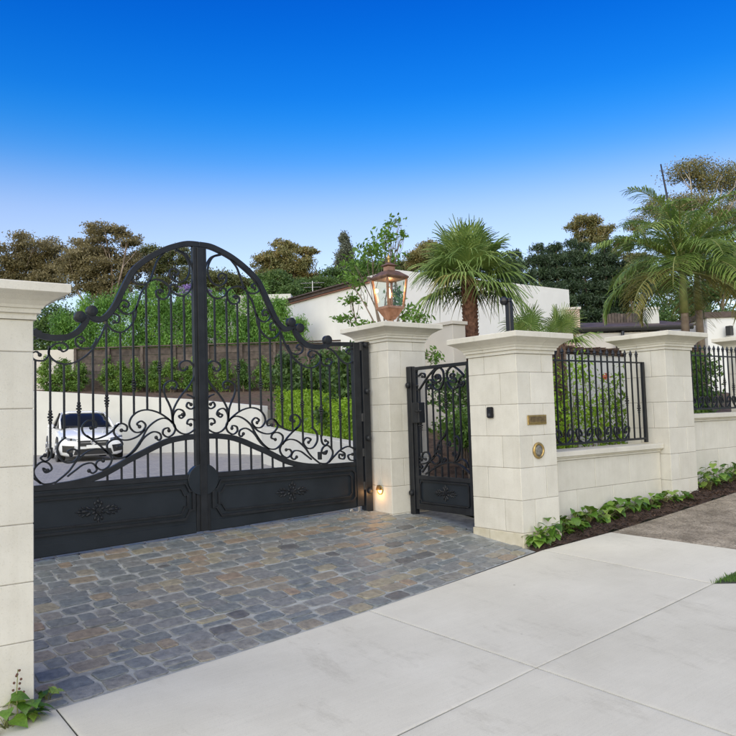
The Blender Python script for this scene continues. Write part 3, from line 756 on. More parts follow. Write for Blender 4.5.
def rosette(parent, u, z, w, h, plane, at, sgn=-1):
    """cast leaf ornament in relief on a panel"""
    m=MB()
    def P(a,b,d): return (u+a,at+sgn*d,z+b) if plane=='y' else (at+sgn*d,u+a,z+b)
    def leaf(a0,b0,ang,L,W,d=0.012):
        c,s=math.cos(ang),math.sin(ang); rows=[]
        n=6
        for i in range(n+1):
            t=i/n; ww=W*math.sin(math.pi*min(1,t*0.92+0.08))**0.8*(1-0.3*t); k=0.004+d*math.sin(math.pi*(0.15+0.8*t))
            rows.append([P(a0+c*L*t-s*ww,b0+s*L*t+c*ww,0.0),P(a0+c*L*t,b0+s*L*t,k),P(a0+c*L*t+s*ww,b0+s*L*t-c*ww,0.0)])
        v=[p for r in rows for p in r]; f=[]
        for i in range(n):
            for j in range(2): f.append((i*3+j,i*3+j+1,i*3+j+4,i*3+j+3))
        m.add(v,f)
    def lump(a,b,r,sx,sz,ang):
        c,q=math.cos(ang),math.sin(ang); rings=[]
        for i in range(4):
            th=math.pi/2*i/3.001
            rings.append([P(a+(c*sx*math.cos(k)-q*sz*math.sin(k))*r*math.cos(th),b+(q*sx*math.cos(k)+c*sz*math.sin(k))*r*math.cos(th),0.012*math.sin(th)+0.001) for k in [2*math.pi*j/8 for j in range(8)]])
        m.rings(rings,cap=True)
    for k in range(8):
        a=k*math.pi/4+0.39; lump(0.042*math.cos(a),0.042*math.sin(a),0.02,1.1,0.62,a)
    for s_ in (0,math.pi):
        c=math.cos(s_)
        for d_,r_,dz in ((0.30,0.026,0.0),(0.42,0.018,0.0),(0.22,0.022,0.022),(0.22,0.022,-0.022),(0.33,0.016,0.026),(0.33,0.016,-0.026),(0.40,0.012,0.016),(0.40,0.012,-0.016),(0.48,0.010,0.0)):
            lump(c*w*d_,dz*h/0.16,r_,1.35,0.6,s_+(0.5 if dz>0 else -0.5 if dz<0 else 0)*c)
    for s_ in (1,-1):
        for d_,r_,dx in ((0.42,0.020,0.0),(0.34,0.018,0.03),(0.34,0.018,-0.03),(0.52,0.012,0.0)):
            lump(dx,s_*h*d_,r_,0.7,1.1,0.3*dx*30)
    for r,d in ((0.030,0.016),(0.021,0.024),(0.010,0.032)):
        ring=[P(r*math.cos(q),r*math.sin(q),0) for q in [2*math.pi*i/14 for i in range(14)]]
        top=[P(r*0.86*math.cos(q),r*0.86*math.sin(q),d) for q in [2*math.pi*i/14 for i in range(14)]]
        m.rings([ring,top])
    return m.build('rosette',IRON,parent)

def moulding(parent,x0,x1,z0,z1,cut,plane,at,flipx,w=0.020,d=0.034):
    a,b=(x0,x1) if not flipx else (x1,x0)
    s=1 if b>a else -1
    pts=[(a,z0+cut),(a+s*cut*0.45,z0+cut),(a+s*cut,z0),(b-s*cut*0.5,z0),(b,z0+cut*0.5),(b,z1-cut*0.5),(b-s*cut*0.5,z1),(a+s*cut,z1),(a+s*cut*0.45,z1-cut),(a,z1-cut)]
    return MB().flat_bar(pts,w,d,plane,at,close=True).build('panel_moulding',IRON,parent)

def gate_leaf(S,label):
    """S=+1 leaf hinged at the lantern pillar, -1 its mirror"""
    root=thing('gate_leaf',(GX+S*1.0,GY,zbot(S)),label,'gate','leaves of the driveway gate')
    X=lambda x: GX+S*x
    P=lambda pts:[(X(x),z) for x,z in pts]
    # stiles
    MB().box(min(X(0.004),X(0.072)),max(X(0.004),X(0.072)),GY-0.03,GY+0.03,zbot(0)+0.01,1.752).build('meeting_stile',IRON,root,bevel=0.003)
    MB().box(min(X(1.868),X(1.958)),max(X(1.868),X(1.958)),GY-0.035,GY+0.035,zbot(S*1.9)+0.01,0.846).build('hinge_stile',IRON,root,bevel=0.003)
    if S<0: MB().box(GX-0.035,GX+0.035,GY-0.048,GY-0.032,zbot(0)+0.012,1.745).build('cover_strip',IRON,root,bevel=0.002)
    # curved top rail
    pts=catmull(G['top1'],6); pts[0]=(0.0,1.783)
    MB().flat_bar(P(pts),0.056,0.05,'y',GY).build('top_rail',IRON,root,bevel=0.004)
    MB().flat_bar(P(catmull(G['top2'],6)),0.053,0.05,'y',GY).build('top_rail',IRON,root,bevel=0.004)
    MB().flat_bar(P([(1.50,0.817),(1.87,0.826)]),0.045,0.045,'y',GY).build('top_rail',IRON,root,bevel=0.003)
    for k in ('disc1','disc2','disc3'):
        if k=='disc3' and S<0: continue
        x,z=G[k][0]
        MB().lathe((X(x),GY,z),[(0.020,-0.034),(0.044,-0.030),(0.052,-0.026),(0.052,0.026),(0.044,0.030),(0.020,0.034)],18,'y').build('rail_roundel',IRON,root,smooth=False)
    # scrolls
    eyes={'S1a':-1,'S1b':-1,'S1c':0,'S2':-1,'S3':-1,'S4':-1,'S5':-1,'S6':-1,'S7':-1,'S8':-1,'L1':0,'L2':0,'L4':-1,'L5':-1,'L6':0,'L7':0,'L8':-1,'L9':-1,'L10':-1,'L11a':0,'L12':0,'L13':0,'L14':0,'L14b':-1,'L15':-1,'L16':-1}
    for k,v in G.items():
        if k[0] not in 'SL': continue
        m=MB().flat_bar(P(catmull(v,6)),0.0145,0.022,'y',GY)
        ends=[v[0],v[-1]] if k=='L3' else ([v[eyes[k]]] if k in eyes else [])
        for x,z in ends: m.ball((X(x),GY,z),0.019,8,(1,0.8,1))
        m.build('scroll',IRON,root)
    # arch and panel
    arch=catmull([(0.05,-0.157)]+G['arch'][1:5]+[(0.74,-0.352)]+G['arch'][7:],6)
    MB().flat_bar(P(arch),0.055,0.045,'y',GY).build('arched_rail',IRON,root,bevel=0.003)
    ax=[p[0] for p in arch]; az=[p[1] for p in arch]
    MB().prism([(X(0.072),-0.535),(X(1.868),-0.535),(X(1.868),zbot(S*1.868)),(X(0.072),zbot(S*0.072))],'y',GY-0.016,GY+0.016).build('panel',IRON_P,root)
    MB().flat_bar(P([(0.072,-0.548),(1.868,-0.548)]),0.05,0.046,'y',GY).build('panel_rail',IRON,root,bevel=0.003)
    MB().flat_bar(P([(0.072,zbot(S*0.072)+0.055),(1.868,zbot(S*1.868)+0.055)]),0.10,0.040,'y',GY).build('kick_rail',IRON_P,root,bevel=0.003)
    moulding(root,X(0.105),X(1.845),-0.955,-0.605,0.085,'y',GY-0.02,False)
    moulding(root,X(0.165),X(1.795),-0.905,-0.655,0.070,'y',GY-0.02,False,0.014,0.028)
    rosette(root,X(1.02),-0.79,0.40,0.20,'y',GY-0.016)
    # half roundel over the lock
    n=18; pts=[(X(0.004+0.155*math.sin(math.pi*i/n)),-0.585+0.155*math.cos(math.pi*i/n)) for i in range(n+1)]
    MB().prism(pts,'y',GY-0.040 if S>0 else GY-0.038,GY+0.03).build('lock_roundel',IRON_P,root,bevel=0.003)
    # pickets
    PK=[(0.164,1.25,0.59),(0.297,1.245,0.395),(0.421,1.205,0.082),(0.548,1.335,0.118),(0.677,1.05,0.075),(0.80,0.86,-0.006),(0.931,0.925,-0.105),(1.055,0.685,-0.137),(1.182,0.578,-0.295),(1.31,0.546,-0.115),(1.428,0.615,-0.215),(1.552,0.580,-0.365),(1.681,0.665,-0.375),(1.802,0.605,-0.35)]
    CO={0.421:0.53,0.677:0.36,0.931:0.21,1.182:0.14,1.428:0.07,1.681:0.01}
    for x,z1,z0 in PK:
        m=MB().box(X(x)-0.0085,X(x)+0.0085,GY-0.0085,GY+0.0085,z0,z1)
        p=m.build('picket',IRON,root)
        if x in CO:
            q=MB(); collar(q,(X(x),GY,CO[x])); q.build('knuckle',IRON,p)
        if x<1.0:
            za=float(np.interp(x,ax,az))
            MB().box(X(x)-0.0085,X(x)+0.0085,GY-0.0085,GY+0.0085,-0.524,za-0.02).build('picket',IRON,root)
    if S>0:
        MB().box(X(1.375),X(1.405),GY-0.03,GY+0.02,-0.47,-0.385).build('latch_box',IRON,root,bevel=0.003)
    # hinges
    for z in (0.80,-0.02,-0.42,-0.80):
        MB().lathe((X(1.975),GY-0.02,z),[(0.012,-0.05),(0.026,-0.045),(0.026,0.045),(0.012,0.05)],10).build('hinge',IRON,root)
    return root
gate_leaf(1,'black wrought iron gate leaf hinged beside the lantern pillar, hedge behind it')
gate_leaf(-1,'black wrought iron gate leaf with the parked white car behind it')
for S in (1,-1):
    x=GX+S*2.025
    t=thing('gate_post',(x,GY,zg(x)-0.05),'black steel gate post standing against the lantern pillar' if S>0 else 'black steel gate post behind the near limestone pillar','post','posts of the driveway gate')
    MB().box(x-0.048,x+0.048,GY-0.05,GY+0.05,zg(x)-0.05,0.84).build('shaft',IRON,t,bevel=0.004)
    MB().box(x-0.054,x+0.054,GY-0.056,GY+0.056,0.842,0.855).build('cap_plate',IRON,t,bevel=0.002)
    for z in (0.82,0.28,-0.26,-0.86):
        MB().lathe((x+0.0,GY-0.05,z),[(0.03,0.0),(0.034,-0.012),(0.03,-0.03),(0.014,-0.04)],12,'y').build('bolt_head',IRON,t)
# bottom guide roller and bracket
STEEL=mat_plain('galvanised_steel',(0.45,0.46,0.47),0.4,0.9,40)
t=thing('gate_guide',(4.86,7.02,zc(4.86,7.02)),'small galvanised guide bracket on the cobbles under the gate','bracket')
z0=zc(4.86,7.02)
MB().box(4.80,4.97,6.985,7.015,z0-0.01,z0+0.012).box(4.955,4.985,6.985,7.015,z0+0.0,z0+0.06).build('bracket',STEEL,t,bevel=0.002)
MB().lathe((4.86,7.0,z0+0.03),[(0.008,-0.02),(0.022,-0.016),(0.022,0.016),(0.008,0.02)],12,'y').build('roller',STEEL,t)

# ---- pedestrian gate, set square to the driveway gate
PX=5.5
root=thing('pedestrian_gate',(PX,6.13,-1.09),'narrow black wrought iron pedestrian gate between two pillars','gate')
MB().box(PX-0.022,PX+0.022,5.668,5.71,-1.07,0.535).build('latch_stile',IRON,root,bevel=0.003)
MB().box(PX-0.022,PX+0.022,6.535,6.59,-1.07,0.535).build('hinge_stile',IRON,root,bevel=0.003)
MB().box(PX-0.021,PX+0.021,5.71,6.535,0.497,0.533).build('top_rail',IRON,root,bevel=0.003)
MB().box(PX-0.021,PX+0.021,5.71,6.535,-0.735,-0.690).build('mid_rail',IRON,root,bevel=0.003)
MB().box(PX-0.021,PX+0.021,5.71,6.535,-1.07,-1.0).build('bottom_rail',IRON,root,bevel=0.003)
MB().box(PX-0.010,PX+0.010,5.71,6.535,-1.0,-0.735).build('panel',IRON_P,root)
moulding(root,6.515,5.73,-0.985,-0.750,0.03,'x',PX-0.014,False,0.014,0.026)
rosette(root,6.10,-0.865,0.36,0.15,'x',PX-0.010)
for k,v in PG.items():
    m=MB().flat_bar(catmull(v,6),0.0165,0.022,'x',PX)
    e={'P1':(0,-1),'P1b':(-1,),'P2':(0,),'P3b':(0,),'P4':(0,),'P5':(-1,),'P6':(-1,),'Q2':(-1,),'Q4':(0,-1),'Q5':(),'Q6':(-1,),'Q7':(-1,)}.get(k,())
    for i in e: m.ball((PX,v[i][0],v[i][1]),0.018,8,(0.8,1,1))
    m.build('scroll',IRON,root)
for a in (5.0,6.2,0.6,1.9,3.3):
    m=MB(); yy=6.075+0.12*math.cos(a); zz=-0.42+0.09*math.sin(a)
    m.flat_bar([(yy+0.03*(1-q/14)*math.cos(a+q*0.7),zz+0.03*(1-q/14)*math.sin(a+q*0.7)) for q in range(12)],0.013,0.02,'x',PX)
    m.build('scroll',IRON,root)
for y,zt,zb in ((6.492,0.272,-0.44),(6.38,0.30,-0.43),(6.269,0.275,-0.46),(6.158,0.27,-0.55),(6.056,0.34,-0.69),(5.94,0.257,-0.535),(5.834,0.295,-0.50)):
    p=MB().box(PX-0.008,PX+0.008,y-0.008,y+0.008,zb,zt).build('picket',IRON,root)
    if abs(y-6.056)<0.01 or abs(y-6.492)<0.01:
        q=MB(); collar(q,(PX,y,0.10 if y<6.2 else -0.13)); q.build('knuckle',IRON,p)
for y in (6.38,6.269,6.158,5.94,5.834):
    MB().box(PX-0.008,PX+0.008,y-0.008,y+0.008,-0.69,-0.575 if y>5.9 else -0.60).build('picket',IRON,root)
MB().box(PX-0.05,PX+0.045,6.46,6.585,-0.10,0.13).build('lock_box',IRON,root,bevel=0.006)
MB().tube([(PX-0.05,6.48,0.03),(PX-0.085,6.47,0.03),(PX-0.085,6.37,0.032)],0.009,8).build('lever_handle',IRON,root,smooth=True)
t=thing('gate_post',(PX,6.635,-1.2),'black steel post carrying the hinges of the pedestrian gate','post')
MB().box(PX-0.035,PX+0.035,6.600,6.678,-1.25,0.545).build('shaft',IRON,t,bevel=0.004)
for z in (0.33,-0.89):
    MB().lathe((PX-0.035,6.635,z),[(0.03,0.0),(0.034,-0.014),(0.03,-0.03),(0.012,-0.04)],12,'x').build('bolt_head',IRON,t)
o=MB().box(5.51,5.60,5.62,6.68,zc(5.4,5.7)-0.12,zc(5.4,5.7)-0.015).build('entry_shadow_step',SOIL); o['kind']='structure'  # step coloured soil brown to paint in the shadow gap below the gate

# ---- spear-topped fence panels on the low walls
def fence(label,x0,x1,y,zb,zt,n):
    t=thing('iron_fence',((x0+x1)/2,y,zb-0.04),label,'fence','spear-topped iron fence panels')
    MB().box(x0,x1,y-0.010,y+0.010,zt-0.009,zt+0.009).build('top_rail',IRON,t)
    MB().box(x0,x1,y-0.016,y+0.016,zb-0.012,zb+0.012).build('bottom_rail',IRON,t)
    for x in (x0+0.02,x1-0.02):
        MB().box(x-0.02,x+0.02,y-0.018,y+0.018,zb-0.045,zt+0.0085).build('end_post',IRON,t,bevel=0.002)
    step=(x1-x0-0.04)/(n+1)
    for i in range(n):
        x=x0+0.02+(i+1)*step
        p=MB().box(x-0.0075,x+0.0075,y-0.0075,y+0.0075,zb,zt+0.075).build('picket',IRON,t)
        s=MB().lathe((x,y,zt+0.075),[(0.009,-0.012),(0.017,-0.004),(0.012,0.006),(0.021,0.02),(0.012,0.045),(0.002,0.072)],6)
        s.build('spear_tip',IRON,p)
        if i%2==0:
            q=MB(); collar(q,(x,y,zb+(zt-zb)*(0.50 if i%4 else 0.40)),0.0095); q.build('knuckle',IRON,p)
    k=0; x=x0+0.06
    w=3*step
    while x+w<x1-0.02:
        # a pair of C scrolls springing from the bottom rail
        for sgn in (1,-1):
            cx=x+w/2
            pts=[(cx+sgn*(0.010+0.070+0.115*math.exp(-q*0.085)*math.sin(q*0.34-0.7)),zb+0.105-0.105*math.exp(-q*0.07)*math.cos(q*0.34-0.2)) for q in range(23)]
            m=MB().flat_bar(pts,0.012,0.020,'y',y)
            m.ball((pts[-1][0],y,pts[-1][1]),0.012,8)
            m.build('scroll',IRON,t)
        x+=w
    return t
fence('spear-topped iron fence panel joining the pillar with the letter plate',5.97,8.06,5.32,-0.375,0.535,17)
fence('spear-topped iron fence panel beyond the middle fence pillar',8.68,10.66,5.34,-0.045,0.655,16)
fence('spear-topped iron fence panel past the last pillar',11.28,13.5,5.34,-0.045,0.655,17)

# ------------------------------------------------------------------ fittings on the pillars
t=thing('letter_plate',(5.667,4.942,-0.138),'rectangular brass letter plate on limestone pillar','letter plate')
MB().box(5.531,5.803,4.930,4.9405,-0.138,-0.044).build('plate',BRASS,t,bevel=0.004)
MB().box(5.546,5.788,4.922,4.931,-0.122,-0.060).build('flap',BRASS_D,t,bevel=0.004)
MB().box(5.550,5.784,4.917,4.924,-0.118,-0.112).build('flap_edge',BRASS,t)
t=thing('round_speaker',(5.672,4.942,-0.47),'round brass speaker plate under the letter plate','speaker')
MB().lathe((5.672,4.9405,-0.39),[(0.080,0.0),(0.080,-0.008),(0.072,-0.018),(0.058,-0.016),(0.056,-0.006)],28,'y').build('bezel',BRASS,t,smooth=True)
MB().lathe((5.672,4.9405,-0.39),[(0.055,-0.001),(0.052,-0.010),(0.030,-0.013)],24,'y').build('grille',mat_noise('speaker_grille',(0.15,0.14,0.12),(0.30,0.28,0.24),40,0.5,260,0.5,0.002,metal=0.4),t,smooth=True)
t=thing('intercom',(5.41,5.30,-0.062),'small black intercom unit on limestone pillar','intercom')
BLACKP=mat_plain('black_plastic',(0.012,0.012,0.014),0.35)
MB().box(5.382,5.4085,5.258,5.342,-0.062,0.048).build('housing',BLACKP,t,bevel=0.008,seg=2)
MB().lathe((5.382,5.30,0.018),[(0.012,0.0),(0.011,-0.003)],14,'x').build('lens',mat_plain('lens_glass',(0.02,0.02,0.03),0.08),t)
MB().lathe((5.382,5.30,-0.03),[(0.015,0.0),(0.014,-0.003)],14,'x').build('button',mat_plain('button_grey',(0.05,0.05,0.055),0.4),t)
# recessed lamp near the foot of the lantern pillar
t=thing('wall_lamp',(5.21,6.90,-0.92),'small round lit lamp near the foot of the lantern pillar','lamp')
MB().lathe((5.2085,6.90,-0.853),[(0.052,0.0),(0.052,-0.010),(0.046,-0.014),(0.040,-0.006),(0.040,-0.003)],22,'x').build('bezel',BRASS,t,smooth=True)
MB().lathe((5.2055,6.90,-0.853),[(0.039,0.0),(0.034,-0.003),(0.012,-0.004)],20,'x').build('lit_lens',mat_emit('lamp_glow',(1.0,0.55,0.14),5.0),t)
MB().prism([(6.86+0.08*i/8, -0.853+0.058*math.sin(math.pi*i/8)) for i in range(9)],'x',5.172,5.206).build('hood',BRASS_D,t)
ld=bpy.data.lights.new('wall_lamp_light','POINT'); ld.energy=0.6; ld.color=(1.0,0.52,0.2); ld.shadow_soft_size=0.03
lo=bpy.data.objects.new('lamp_light',ld); COL.objects.link(lo); lo.parent=t; lo.location=(-0.075,0.0,0.03)

# ---- copper lantern
LX,LY,LZ=5.4925,6.9675,1.042
t=thing('copper_lantern',(LX,LY,LZ),'copper gas lantern with glass panes on top of limestone pillar','lantern')
MB().lathe((LX,LY,LZ),[(0.10,0.0),(0.10,0.012),(0.075,0.02),(0.05,0.05),(0.045,0.10)],4).build('foot',COPPER_D,t)
def sq(a,z): return [(LX-a,LY-a,LZ+z),(LX+a,LY-a,LZ+z),(LX+a,LY+a,LZ+z),(LX-a,LY+a,LZ+z)]
MB().rings([sq(0.04,0.085),sq(0.05,0.10),sq(0.108,0.205),sq(0.122,0.212),sq(0.122,0.235),sq(0.112,0.240)]).build('tapered_base',COPPER,t)
zb_,zt_=0.238,0.565; ab,at_=0.112,0.146
for sx in (-1,1):
    for sy in (-1,1):
        m=MB(); rr=[]
        for z,a in ((zb_,ab),(zt_,at_)):
            c=(LX+sx*a,LY+sy*a); q=0.011
            rr.append([(c[0]-q,c[1]-q,LZ+z),(c[0]+q,c[1]-q,LZ+z),(c[0]+q,c[1]+q,LZ+z),(c[0]-q,c[1]+q,LZ+z)])
        m.rings(rr).build('corner_bar',COPPER,t)
for k in range(4):
    c,s=math.cos(k*math.pi/2),math.sin(k*math.pi/2)
    def W(u,w,z): return (LX+c*u-s*w,LY+s*u+c*w,LZ+z)
    e=0.012
    MB().add([W(ab-0.002,-ab+e,zb_+0.004),W(ab-0.002,ab-e,zb_+0.004),W(at_-0.002,at_-e,zt_-0.004),W(at_-0.002,-at_+e,zt_-0.004),
              W(ab-0.005,-ab+e,zb_+0.004),W(ab-0.005,ab-e,zb_+0.004),W(at_-0.005,at_-e,zt_-0.004),W(at_-0.005,-at_+e,zt_-0.004)],
             [(0,1,2,3),(7,6,5,4),(0,4,5,1),(1,5,6,2),(2,6,7,3),(3,7,4,0)]).build('glass_pane',GLASS,t)
MB().rings([sq(0.150,0.562),sq(0.164,0.578),sq(0.168,0.590),sq(0.162,0.600),sq(0.085,0.662),sq(0.060,0.672)]).build('roof',COPPER_D,t)
MB().rings([sq(0.048,0.674),sq(0.048,0.722),sq(0.046,0.724)]).build('chimney',COPPER,t)
MB().rings([sq(0.062,0.725),sq(0.074,0.732),sq(0.068,0.742),sq(0.030,0.765),sq(0.020,0.772)]).build('chimney_cap',COPPER_D,t)
MB().lathe((LX,LY,LZ+0.77),[(0.014,0.0),(0.018,0.015),(0.012,0.028),(0.024,0.048),(0.026,0.060),(0.018,0.078),(0.006,0.092),(0.004,0.11)],10).build('finial',BRASS,t,smooth=True)
MB().lathe((LX,LY,LZ+0.24),[(0.020,0.0),(0.020,0.03),(0.012,0.036),(0.010,0.10)],10).build('burner',COPPER_D,t,smooth=True)
MB().lathe((LX,LY,LZ+0.345),[(0.004,0.0),(0.013,0.022),(0.016,0.05),(0.010,0.085),(0.002,0.12)],10).build('flame',mat_emit('flame',(1.0,0.55,0.2),6.0),t,smooth=True)
ld=bpy.data.lights.new('lantern_light','POINT'); ld.energy=0.8; ld.color=(1.0,0.6,0.3); ld.shadow_soft_size=0.03
lo=bpy.data.objects.new('flame_light',ld); COL.objects.link(lo); lo.parent=t; lo.location=(0.0,0,0.50)

# ---- black camera post on the letter plate pillar
t=thing('camera_post',(5.735,5.30,0.757),'short black post with small camera head on top of pillar','post')
MB().box(5.703,5.767,5.268,5.332,0.757,1.12).build('shaft',BLACKP,t,bevel=0.008)
MB().box(5.711,5.759,5.276,5.324,1.12,1.16).build('neck',BLACKP,t,bevel=0.006)
MB().ball((5.700,5.335,1.135),0.045,14).build('camera_dome',BLACKP,t,smooth=True)

# ------------------------------------------------------------------ garden terraces behind the wall
LB=[(5.96,5.47,-1.02),(5.96,6.7,-1.0),(5.80,7.35,-0.85),(6.42,9.0,-0.44),(8.36,15.0,-0.27),(10.2,18.6,0.26),(9.9,23.2,0.62),(8.1,25.35,0.86),(6.15,27.8,1.12),(2.5,32,1.3)]
RB=[(16,5.47,-0.35),(17,6.7,-0.2),(18,8.5,0.1),(19.5,12,0.6),(20,16,0.9),(20.5,20,1.1),(18,26,1.4),(15,31,1.6),(11,36,1.9),(6,42,2.0)]
v=[];f=[];N=9
def fine(L,k=5): return catmull(L,k)
la,rb=fine(LB),fine(RB)
for a,b in zip(la,rb):
    for i in range(N+1):
        t=i/N; w=0.04*math.sin(5*(a[0]+i)+3*a[1])*min(t*4,1)
        v.append((a[0]*(1-t)+b[0]*t,a[1]*(1-t)+b[1]*t,a[2]*(1-t)+b[2]*t+w))
for j in range(len(la)-1):
    for i in range(N):
        p=j*(N+1)+i; f.append((p,p+1,p+N+2,p+N+1))
m=MB(); m.add(v,f); o=m.build('garden_bed',SOIL,None,smooth=True); o['kind']='structure'

def ribbon_wall(name,label,pts,thick,zbase,mat,group=None,cap=0.0):
    """pts: (x,y,ztop) along the visible foot"""
    n=len(pts); front=[];back=[]
    for i,(x,y,z) in enumerate(pts):
        a=Vector(pts[max(i-1,0)][:2]); b=Vector(pts[min(i+1,n-1)][:2]); t=(b-a).normalized()
        nn=Vector((t.y,-t.x))*thick
        front.append((x,y,z)); back.append((x+nn.x,y+nn.y,z))
    v=[];f=[]
    for (a,b) in zip(front,back): v+=[(a[0],a[1],zbase),a,b,(b[0],b[1],zbase)]
    for i in range(n-1):
        for k in range(4): f.append((i*4+k,i*4+(k+1)%4,(i+1)*4+(k+1)%4,(i+1)*4+k))
    f+= [(0,1,2,3),((n-1)*4+3,(n-1)*4+2,(n-1)*4+1,(n-1)*4)]
    t=thing(name,(pts[0][0],pts[0][1],zbase),label,'wall',group)
    m=MB(); m.add(v,f); m.build('wall_face',mat,t,bevel=0.008)
    return t
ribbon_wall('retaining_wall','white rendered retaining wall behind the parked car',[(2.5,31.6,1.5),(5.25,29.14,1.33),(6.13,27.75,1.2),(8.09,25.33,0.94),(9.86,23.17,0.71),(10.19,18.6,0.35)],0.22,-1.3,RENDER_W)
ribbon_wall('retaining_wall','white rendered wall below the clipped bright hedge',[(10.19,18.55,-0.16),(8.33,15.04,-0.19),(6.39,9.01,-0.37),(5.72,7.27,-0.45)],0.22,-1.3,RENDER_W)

# timber sleeper wall above the terrace
t=thing('sleeper_wall',(11.0,27.8,0.9),'brown timber sleeper wall behind the row of shrubs','wall')
S0=Vector((8.07,29.92)); S1=Vector((16.3,23.83)); dv=(S1-S0); L=dv.length; dv.normalize(); nv=Vector((-dv.y,dv.x))
bays=8; bl=L/bays; bm_=None
for b in range(bays):
    for r in range(7):
        z0=0.85+r*0.29
        a=S0+dv*(b*bl+0.005); c=S0+dv*((b+1)*bl-0.005); j=rnd.uniform(-0.012,0.012)
        m=MB(); q0=nv*(0.0+j); q1=nv*(0.09+j)
        m.rings([[(p.x+q0.x,p.y+q0.y,z0+0.004),(p.x+q1.x,p.y+q1.y,z0+0.004),(p.x+q1.x,p.y+q1.y,z0+0.282),(p.x+q0.x,p.y+q0.y,z0+0.282)] for p in (a,c)])
        m.build('sleeper',TIMBER,t)
    p=S0+dv*(b*bl)
    m=MB(); q=[p-dv*0.05-nv*0.11,p+dv*0.05-nv*0.11,p+dv*0.05-nv*0.015,p-dv*0.05-nv*0.015]
    m.prism([(k.x,k.y) for k in q],'z',0.8,2.93).build('post',TIMBER,t)
m=MB(); a=S0-dv*0.05; c=S1
m.rings([[(p.x-nv.x*0.13,p.y-nv.y*0.13,2.90),(p.x+nv.x*0.12,p.y+nv.y*0.12,2.90),(p.x+nv.x*0.12,p.y+nv.y*0.12,2.945),(p.x-nv.x*0.13,p.y-nv.y*0.13,2.945)] for p in (a,c)]).build('capping',TIMBER,t)
t=thing('garden_wall',(7.2,30.6,0.9),'cream rendered wall at the end of the sleeper wall','wall')
a=S0-dv*0.08; c=S0-dv*3.0
m=MB(); m.rings([[(p.x,p.y,0.8),(p.x+nv.x*0.2,p.y+nv.y*0.2,0.8),(p.x+nv.x*0.2,p.y+nv.y*0.2,2.9),(p.x,p.y,2.9)] for p in (a,c)]).build('wall_face',RENDER_P,t)

# ------------------------------------------------------------------ buildings
t=thing('white_house',(22,25,-1.5),'white flat-roofed house wall with dark fascia behind the palm','house')
MB().box(17.255,27.46,21.706,30.13,-1.5,5.20).build('wall',HOUSE_W,t)
MB().box(17.30,27.46,21.706+0.004,27.5,5.20,5.42).build('parapet',HOUSE_W,t)
MB().box(17.10,17.27,23.1,30.25,5.18,5.30).build('fascia',DARKROOF,t)
MB().box(17.16,17.26,23.1,30.2,5.125,5.175).build('gutter',mat_plain('terracotta_trim',(0.32,0.15,0.11),0.6),t)
MB().box(17.0,22,23.1,30.3,5.305,5.36).build('roof',DARKROOF,t)
t=thing('white_wing',(16.6,33,-0.5),'low white building with brown gable behind the green hedge','house')
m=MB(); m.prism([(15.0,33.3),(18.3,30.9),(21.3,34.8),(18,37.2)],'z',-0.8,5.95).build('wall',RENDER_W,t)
m=MB(); m.prism([(13.2,34.8),(14.96,33.4),(17.2,36.4),(15.4,37.8)],'z',-0.8,5.2).build('gable_wall',RENDER_P,t)
m=MB(); m.add([(13.1,34.7,5.2),(14.98,33.3,5.9),(17.2,36.3,5.9),(15.3,37.8,5.2),(13.1,34.7,5.28),(14.98,33.3,5.98),(17.2,36.3,5.98),(15.3,37.8,5.28)],[(0,1,2,3),(7,6,5,4),(0,4,5,1),(1,5,6,2),(2,6,7,3),(3,7,4,0)]).build('gable_roof',mat_noise('terracotta_roof',(0.20,0.10,0.07),(0.30,0.16,0.11),5,0.8,20,0.4),t)
# television aerial on the house roof
ALU=mat_plain('aluminium',(0.55,0.55,0.55),0.4,0.8)
ax_,ay_=18.6,29.4
t=thing('tv_aerial',(ax_,ay_,5.40),'thin television aerial on the flat roof beside green trees','aerial')
MB().tube([(ax_,ay_,5.38),(ax_,ay_,6.35)],0.018,6).build('mast',ALU,t)
for z,l in ((6.25,0.55),(6.05,0.4)):
    MB().tube([(ax_-l*0.8,ay_+l*0.6,z),(ax_+l*0.8,ay_-l*0.6,z)],0.012,5).build('element',ALU,t)
for k in (-0.3,-0.1,0.1,0.3):
    MB().tube([(ax_+k*0.8-0.12,ay_-k*0.6-0.16,6.25),(ax_+k*0.8+0.12,ay_-k*0.6+0.16,6.25)],0.010,5).build('element',ALU,t)
# inner garden wall behind the pedestrian gate
t=thing('garden_wall',(8.4,9.3,-1.0),'cream rendered garden wall beside the fan palm','wall')
MB().box(8.33,8.62,8.95,11.4,-0.9,1.44).build('wall_face',RENDER_P,t,bevel=0.006)
MB().box(8.30,8.65,8.92,11.43,1.442,1.50).build('coping',RENDER_P,t,bevel=0.006)
# small houses past the palms
t=thing('cream_house',(19.2,13.6,-0.5),'low cream house with dark gutter behind the fence','house')
m=MB(); Q=[(17.9,13.95),(20.6,12.0),(23.4,15.9),(20.7,17.8)]
m.prism(Q,'z',-0.6,2.20).build('wall',RENDER_P,t)
def gut(a,b,z,r,name,mat):
    return MB().tube([(a[0],a[1],z),(b[0],b[1],z)],r,8).build(name,mat,t)
gut((17.7,14.0),(20.6,11.9),2.30,0.07,'gutter',BLACKP)
m=MB(); m.add([(17.6,14.05,2.33),(20.7,11.8,2.33),(22.1,13.85,2.75),(19.2,16.0,2.75),(17.6,14.05,2.37),(20.7,11.8,2.37),(22.1,13.85,2.79),(19.2,16.0,2.79)],[(0,1,2,3),(7,6,5,4),(0,4,5,1),(1,5,6,2),(2,6,7,3),(3,7,4,0)]).build('roof',DARKROOF,t)
MB().tube([(18.95,13.12,2.25),(18.9,13.1,2.05),(18.75,13.18,1.95),(18.75,13.18,-0.5)],0.05,8).build('downpipe',BLACKP,t)
